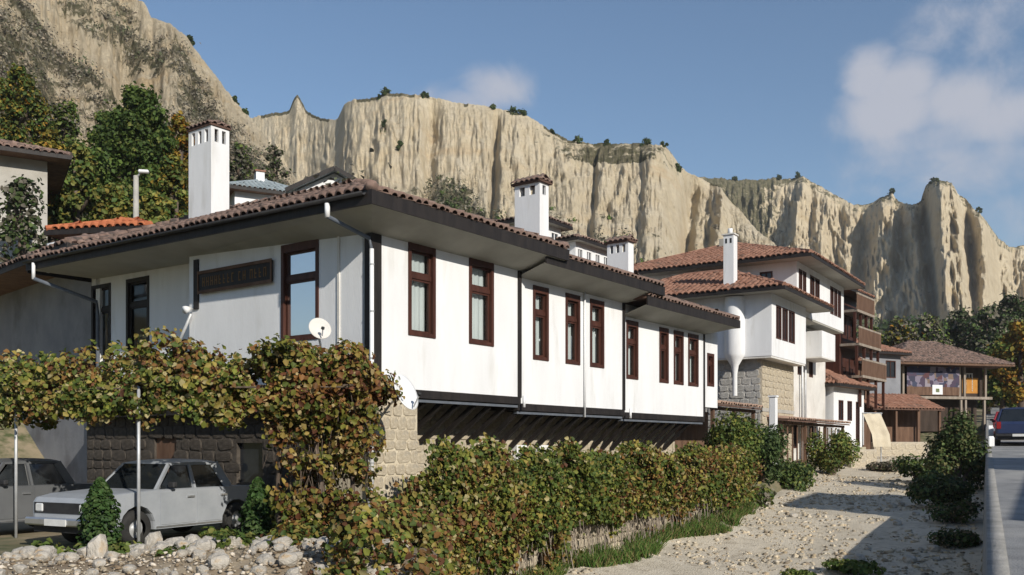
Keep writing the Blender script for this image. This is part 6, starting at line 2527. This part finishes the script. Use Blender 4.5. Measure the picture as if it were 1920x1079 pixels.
shrub('low_plant', on_ground(412, 15.6), .35, .45, 420, .08, GREEN, (1, 2, 2, 1), 'low green plant beneath the rear door of the silver car')
shrub('low_plant', on_ground(235, 13.7), .45, .40, 420, .08, GREEN, (1, 2, 2, 1), 'low green plant at the foot of the bushy evergreen')
shrub('low_plant', on_ground(100, 13.5), .55, .38, 500, .08, GREEN, (2, 2, 2, 1), 'low weeds among the stones left of the evergreen')
shrub('low_plant', on_ground(570, 14.8), .6, .6, 600, .09, VINE, (3, 2, 1, 1, 1, 0), 'green and rust weeds behind the rubble bank')
shrub('low_plant', on_ground(660, 14.6), .6, .75, 700, .09, VINE, (2, 1, 1, 2, 2, 0), 'rusty brown weeds at the right end of the rubble bank')
shrub('low_plant', on_ground(430, 13.3), .4, .42, 420, .07, GREEN, (1, 2, 2, 1), 'green weeds in the middle of the rubble bank', sink=-.12)
shrub('low_plant', on_ground(545, 13.4), .4, .5, 420, .07, GREEN + VINE[2:4], (1, 2, 1, 1, 1, 1), 'straggly green and brown weeds on the rubble bank', sink=-.15)
shrub('low_plant', on_ground(330, 12.9), .45, .3, 420, .07, GREEN, (1, 2, 2, 1), 'creeping green weeds at the bottom of the rubble bank', sink=-.08)
# bank by the road
shrub('roadside_bush', on_ground(1795, 34.5), 1.15, 3.1, 5600, .10, DARKG + [(.11, .12, .04), (.16, .15, .06)], (1.5, 2, 3, 2, 1), 'tall dark green bush against the road wall')
shrub('roadside_bush', on_ground(1765, 30.0), 1.0, 1.3, 2600, .095, DARKG + [(.12, .12, .05)], (1.5, 2, 3, 2), 'lower dark bush on the bed just before the tall one')
shrub('roadside_bush', on_ground(1725, 38), 1.0, 1.2, 1900, .095, GREEN + DARKG, (1, 1, 1, .5, 1, 2, 2), 'olive green bush left of the tall roadside bush')
for (px, d, r_, h_, lab) in ((1790, 26.0, .8, .8, 'dark weeds at the foot of the road wall, beyond the bend'), (1800, 22.5, .7, .6, 'dark weeds at the foot of the road wall, nearest the camera'),
                             ):
    shrub('wall_weeds', on_ground(px, d), r_, h_, 1200, .07, DARKG + [(.13, .11, .06), (.20, .16, .09)], (2, 2, 2, 2, 1), lab)
shrub('river_plant', on_ground(1590, 20.0), .75, .34, 750, .08, GREEN, (1, 2, 2, 1), 'clump of green weeds on the gravel in the near riverbed')
shrub('river_plant', on_ground(1500, 19.7), .4, .22, 260, .08, GREEN, (1, 2, 2, 1), 'small weed left of the green clump on the gravel')
# bank by the houses
shrub('bank_bush', on_ground(1395, 29.6), .95, 1.0, 1500, .10, GREEN + SCRUB, (1, 2, 2, 2, .5, .5, .5, 1, 0), 'round olive bush at the end of the river wall')
shrub('bank_bush', on_ground(1370, 31.5, .0), 1.15, 2.6, 6500, .085, GREEN + [(.20, .19, .04)], (2, 3, 3, 1, 1), 'leafy vine bush below the small tiled lean-to')
shrub('bank_bush', on_ground(1428, 33.5), 1.0, 2.2, 5000, .085, DARKG + GREEN[:1], (2, 3, 2, 1), 'dark green bush beside the slim white post')
shrub('bank_bush', on_ground(1480, 35.5), 1.2, 1.6, 4600, .085, DARKG + GREEN, (1, 2, 2, 1, 1, 1, 1), 'green bush in front of the slatted lean-to')
shrub('bank_bush', on_ground(1562, 42.0), 1.1, 2.2, 4600, .09, GREEN + [(.22, .19, .05)], (1, 2, 2, 2, 1), 'yellow-green bush at the far end of the lean-to')
shrub('bank_bush', on_ground(1660, 45.0), .9, .6, 900, .13, SCRUB, (1, 1, 1, 1, 2), 'dry brown bush on the upper riverbed')

# picket fence between the houses
pf = empty('picket_fence', on_ground(1312, 29.3) + Vector((0, 0, 0)), R(50), 'short weathered picket fence at the end of the river wall', 'fence')
pf.location.z = float(bed_z(29.3)) + .35
for i in range(9):
    MB().box(i * .26, i * .26 + .13, -.012, .012, 0, .95 + .08 * math.sin(i * 2.1)).build('picket', M['grey_wood'], pf)
for z in (.25, .7):
    MB().box(-.05, 2.3, .0125, .05, z, z + .07).build('rail', M['grey_wood'], pf)

# rust-red creeper tumbling over the yard corner
rc = empty('rust_creeper', (-1.75, 15.2, 0), 0, 'rust-red and yellow creeper tumbling over the yard corner below the dish', 'creeper')
P, Nn, C = [], [], []
for i in range(240):
    x = RNG.uniform(-2.3, -1.0)
    y = 11.2 + 5.4 * RNG.random()
    z = RNG.uniform(-1.0, .75 - .5 * max(0, x + 1.7))
    p_, d_ = blob_points((x + 1.75, y - 15.2, z), (.24, .24, .24), 90, .2)
    P.append(p_)
    Nn.append(d_ + np.array([.3, -.6, .4]))
    C.append(pick_cols(90, VINE, (2.2, 2.4, 2.4, 1.8, 1.5, 1.0)) * RNG.uniform(.65, 1.25))
linkobj('leaves', leaf_mesh('rust_creeper_leaves', np.concatenate(P), .075, np.concatenate(C), np.concatenate(Nn)), rc)
for i in range(14):
    x, y = RNG.uniform(-.6, .5), RNG.uniform(-1, 1.2)
    MB().tube([(x, y, -.4), (x + RNG.normal() * .1, y - .1, .1), (x + RNG.normal() * .2, y - .2, .5)], [.014, .01, .005], 5).build('stem', M['bark'], rc)

# grass along the foot of the river wall
def grass(name, pts, h, label, pal):
    pts = np.asarray(pts)
    n = len(pts)
    a = RNG.uniform(0, 6.28, n)
    hh = h * RNG.uniform(.5, 1.3, n)
    w = .012 + .010 * RNG.random(n)
    lean = RNG.normal(size=(n, 2)) * .45 * hh[:, None]
    t_ = np.stack([np.cos(a), np.sin(a), 0 * a], 1) * w[:, None]
    V = np.empty((n, 4, 3))
    V[:, 0] = pts - t_
    V[:, 1] = pts + t_
    tip = pts + np.stack([lean[:, 0], lean[:, 1], hh], 1)
    V[:, 2] = tip + t_ * .25
    V[:, 3] = tip - t_ * .25
    Fq = np.arange(n)[:, None] * 4 + np.array([[0, 1, 2, 3]])
    C = np.repeat(pick_cols(n, pal, np.ones(len(pal)))[:, None, :], 4, 1).reshape(-1, 3)
    return tag(linkobj(name, np_mesh(name, V.reshape(-1, 3), Fq, M['grass_blade'], C)), label, 'grass', kind='stuff')


n = 16000
ga = RNG.uniform(2.0, 14.5, n)
gd = -RNG.random(n) ** 1.4 * (.75 + .35 * np.sin(ga * 1.3))
gX = HC.x + HU.x * ga + HV.x * (RW - .05 + gd)
gY = HC.y + HU.y * ga + HV.y * (RW - .05 + gd)
kp = fbm(gX * 1.2, gY * 1.2, 8, 3) > .38
gX, gY = gX[kp], gY[kp]
grass('bank_grass', np.stack([gX, gY, bed_at(gX, gY) - .02], 1), .24, 'rough green grass along the foot of the river wall',
      [(.07, .15, .025), (.10, .18, .035), (.14, .17, .045), (.20, .16, .07)])

# ------------------------------------------------------------------ trees
TG = 'trees on the slope behind the long house'
for (px, d, top, rad, lv, pal, w_, lab) in (
        (262, 47, 152, 2.3, 7500, GREEN, (4, 3, 1, .3), 'large dense dark green tree on the slope behind the tall chimney'),
        (335, 49, 205, 1.5, 3200, AUTUMN, (1, 2, 2, 1), 'yellow-orange tree touching the large dark green tree'),
        (205, 50, 205, 1.7, 3600, GREEN, (3, 3, 2, .5), 'green tree just left of the large dark tree'),
        (35, 52, 115, 2.0, 4200, AUTUMN + GREEN[:2], (2, 2, 1, .4, 2, 2), 'green and yellow tree above the grey hillside house'),
        (120, 54, 185, 1.7, 3000, GREEN + SCRUB[:2], (2, 2, 2, 1, .6, .6), 'olive tree between the grey house and the dark tree'),
        (150, 41, 262, 1.3, 2600, GREEN + [(.22, .19, .04)], (2, 2, 2, 2, 2), 'yellow-green bushy tree right of the grey hillside house'),
        (95, 44, 232, 1.1, 2000, AUTUMN, (2, 2, 1, .2), 'slim yellowing tree at the gable of the grey house'),
        (320, 43, 285, 1.2, 2300, AUTUMN + GREEN, (1, 2, 1, .3, 2, 2, 2, 1), 'mixed green and gold tree below the yellow-orange one'),
        (215, 38, 340, 1.3, 2400, GREEN + [(.25, .20, .04)], (1, 2, 3, 2, 3), 'low yellow-green tree behind the orange roof'),
        (285, 37, 352, 1.2, 2200, GREEN + [(.25, .20, .04)], (1, 2, 3, 2, 3), 'low yellow-green tree beside the lamp post'),
        (40, 33.0, 322, 1.25, 1000, DARKG + SCRUB[:3], (2, 2, 2, 2, 1, 2), 'dark spindly shrub tree before the grey hillside house'),
        (450, 52, 258, 1.1, 1800, SCRUB + GREEN, (2, 1, 2, 2, 1, 1, 1, 1, 0), 'grey-green leafy tree right of the tall chimney'),
        (515, 60, 262, 1.2, 1500, SCRUB + GREEN[:2], (2, 1, 2, 2, 1, 1, 1), 'sparse grey tree above the metal-roofed house')):
    q = at(px, top, d)
    gz0 = float(land_z(q.x, q.y))
    h_ = max(2.2, q.z - gz0)
    tree('hillside_tree', (q.x, q.y, gz0 - .2), h_ + .2, rad, 26, int(lv * 2.1), .155, pal, w_, lab, group=TG, trunk_h=.12 if h_ < 6 else .25)
# autumn scrub right behind the roof
n = 900
scr = []
for i in range(60):
    px, d = RNG.uniform(90, 420), RNG.uniform(34, 46)
    q = at(px, HY, d)
    z = float(land_z(q.x, q.y))
    p_, d_ = blob_points((q.x, q.y, z + .5), (.9, .9, .7), 60, .2)
    scr.append(p_)
scr = np.concatenate(scr)
tag(linkobj('slope_undergrowth', leaf_mesh('slope_undergrowth', scr, .2, pick_cols(len(scr), GREEN + AUTUMN + [(.22, .10, .03)], (1, 2, 2, 2, 1, 2, 1, .5, 2)), None, M['leaf_far'])),
    'tangled autumn undergrowth on the slope behind the roofs', 'undergrowth', kind='stuff')

VG = 'trees across the valley below the far cliffs'
for (px, d, top, rad, lv, pal, w_, lab) in (
        (1688, 92, 598, 2.6, 2600, AUTUMN + SCRUB, (3, 1, .6, .3, 1, 1, 1, 1, .5), 'olive brown tree above the left end of the low brown house'),
        (1745, 96, 588, 2.8, 2600, SCRUB + GREEN, (2, 1, 2, 2, 1, 1, 1, 1, .4), 'brownish bare tree behind the ridge of the low brown house'),
        (1640, 100, 612, 2.2, 2000, GREEN + AUTUMN, (2, 2, 2, 1, 1, 1, .3, 0), 'green tree right of the timber balconies'),
        (1800, 100, 578, 3.0, 3000, DARKG + SCRUB, (2, 2, 1, 1, 1, 1, 1, .5), 'dark green tree over the right end of the low brown house'),
        (1850, 95, 568, 3.0, 3000, DARKG + SCRUB, (2, 2, 2, 1, 1, 1, 1, .5), 'tall dark green tree above the navy car'),
        (1900, 104, 548, 3.2, 3200, DARKG + SCRUB, (2, 2, 2, 1, 1, 1, 1, .5), 'highest dark tree at the edge of the valley'),
        (1915, 78, 600, 2.0, 2400, AUTUMN, (.6, 1.5, 3, 2), 'orange autumn tree at the far right edge'),
        (1880, 84, 640, 2.2, 2200, GREEN + AUTUMN, (2, 2, 2, 1, 1, 1, .5, 0), 'green tree below the orange one at the far right'),
        (1965, 88, 580, 2.8, 2200, DARKG, (2, 2, 2), 'dark tree past the orange one'),
        (1655, 84, 655, 1.8, 1600, DARKG + GREEN, (2, 2, 2, 1, 1, 1, 0), 'dark green tree between the bluish house and the low brown house')):
    q = at(px, top, d)
    gz0 = float(ground_z(q.x, q.y))
    h_ = max(4.0, q.z - gz0)
    tree('valley_tree', (q.x, q.y, q.z - h_), h_, rad, 20, int(lv * 1.8), .28, pal, w_, lab, group=VG, trunk_h=.15, far=True)

# wood that reads as one mass on the lower slopes across the valley
pts_, nrm_ = [], []
for i in range(420):
    px, d = RNG.uniform(1600, 2250), RNG.uniform(115, 260)
    x = (px - 960) * d / F
    z = float(ground_z(x, d))
    zz = max(z, EYE + (HY - (665 - (d - 115) * .45 - max(0, px - 1700) * .18)) * d / F)
    c = (x, d, RNG.uniform(z, zz) if zz > z else z + 2)
    p_, d_ = blob_points(c, (4, 4, 3), 90, .3)
    pts_.append(p_)
    nrm_.append(d_ + np.array([0, 0, .5]))
pts_ = np.concatenate(pts_)
cl_ = np.repeat(pick_cols(420, DARKG + GREEN + SCRUB[:4], (1, 2, 2, 1, 1, .5, .2, 1.6, 1.4, 1.6, 1.6)), 90, 0) * RNG.uniform(.8, 1.2, (420 * 90, 1))
tag(linkobj('far_wood', leaf_mesh('far_wood', pts_, .95, cl_, np.concatenate(nrm_), M['leaf_far'])), 'dark wood on the lower slopes beneath the far cliffs', 'wood', kind='stuff')

# trees and bushes on the cliff rim and ledges
def cliff_point(cname, px, t):
    pxs, A, T, veg, nm = CLIFFS[cname]
    j = int(np.argmin(np.abs(pxs - px)))
    i = 3 + int(np.argmin(np.abs(T[3:, 0] - t)))
    return A[i, j]


for (cn, px, t, h_, r_, lab) in (
        ('pale_cliff', 724, 0.0, 2.4, 1.7, 'dark bush on the highest rim of the pale cliff, left of two'), ('pale_cliff', 797, 0.0, 2.6, 1.7, 'dark bush on the rim of the pale cliff, right of two'),
        ('pale_cliff', 712, 0.01, 1.6, 1.0, 'tiny bush beside the highest rim bush'), ('pale_cliff', 924, 0.0, 1.8, 1.2, 'round bush on the rim below the small cloud'),
        ('pale_cliff', 958, 0.0, 1.8, 2.0, 'low bush right of the round rim bush'), ('pale_cliff', 978, 0.0, 1.7, 1.7, 'low bush where the rim starts to fall'),
        ('pale_cliff', 1036, 0.01, 1.9, .9, 'upright bush halfway down the falling rim'), ('pale_cliff', 1082, 0.0, 2.2, 1.9, 'bush at the left end of the lower rim'),
        ('pale_cliff', 1138, 0.0, 1.6, 1.2, 'small bush midway along the lower rim'), ('pale_cliff', 1212, 0.0, 2.4, 2.0, 'broad bush near the right end of the lower rim'),
        ('pale_cliff', 1245, 0.0, 1.9, 1.3, 'bush at the right end of the lower rim'), ('pale_cliff', 722, .16, 4.2, 1.9, 'single dark pine growing on the face of the pale cliff'),
        ('pale_cliff', 752, .22, 2.2, 1.5, 'grey-green bush right of the pine on the cliff face'), ('pale_cliff', 880, .52, 3.2, 1.4, 'upright dark bush in the gully of the pale cliff'),
        ('pale_cliff', 1270, .05, 2.2, 1.8, 'bush on the shoulder where the cliff turns'), ('pale_cliff', 858, .50, 2.6, 2.2, 'green thicket in the gully of the pale cliff'),
        ('pale_cliff', 840, .44, 2.4, 2.0, 'upper green thicket in the gully of the pale cliff'), ('pale_cliff', 895, .60, 2.8, 2.4, 'lower green thicket in the gully of the pale cliff'),
        ('far_cliff', 1496, 0.0, 4.5, 2.6, 'lone tree on the rim of the far cliff'), ('far_cliff', 1378, 0.0, 3.5, 2.4, 'small tree on the grassy far rim'),
        ('far_cliff', 1460, 0.0, 3.5, 2.6, 'bush on the far rim just left of the lone tree'), ('far_cliff', 1835, 0.0, 4.0, 1.8, 'small tree on the right spur of the far cliff'),
        ('far_cliff', 1672, 0.0, 3.5, 2.0, 'bush on the pointed spur of the far cliff'), ('far_cliff', 1752, 0.0, 3.0, 3.0, 'bush on top of the tallest far pinnacle'),
        ('hillside', 356, 0.0, 1.8, 1.1, 'dark bush on the shoulder of the steep slope'), ('hillside', 440, 0.0, 1.6, .9, 'bush near the lower end of the steep skyline'),
        ('hillside', 460, 0.0, 1.5, .9, 'second bush near the lower end of the steep skyline')):
    c = cliff_point(cn, px, t)
    tree('cliff_bush', (c[0], c[1], c[2] - .9), h_ * .55 + .6, r_ * .7, 7, 520, .28 if cn != 'far_cliff' else .5, DARKG + [(.10, .105, .05)], (2, 2, 2, 1), lab, 'bush',
         'bushes on the cliffs', .05, .12, True)


# ------------------------------------------------------------------ the hazy air of the valley
hm = bpy.data.materials.new('haze')
hm.use_nodes = True
hn, hl = hm.node_tree.nodes, hm.node_tree.links
hn.remove(hn['Principled BSDF'])
pv = hn.new('ShaderNodeVolumePrincipled')
pv.inputs['Color'].default_value = (.93, .93, .94, 1)
pv.inputs['Density'].default_value = .00026
pv.inputs['Anisotropy'].default_value = .2
hl.new(pv.outputs[0], hn['Material Output'].inputs['Volume'])
hz = MB().box(-1750, 1750, -700, 2900, -6, 165).build('haze', hm)
tag(hz, 'thin pale autumn haze filling the valley', 'haze', kind='stuff')
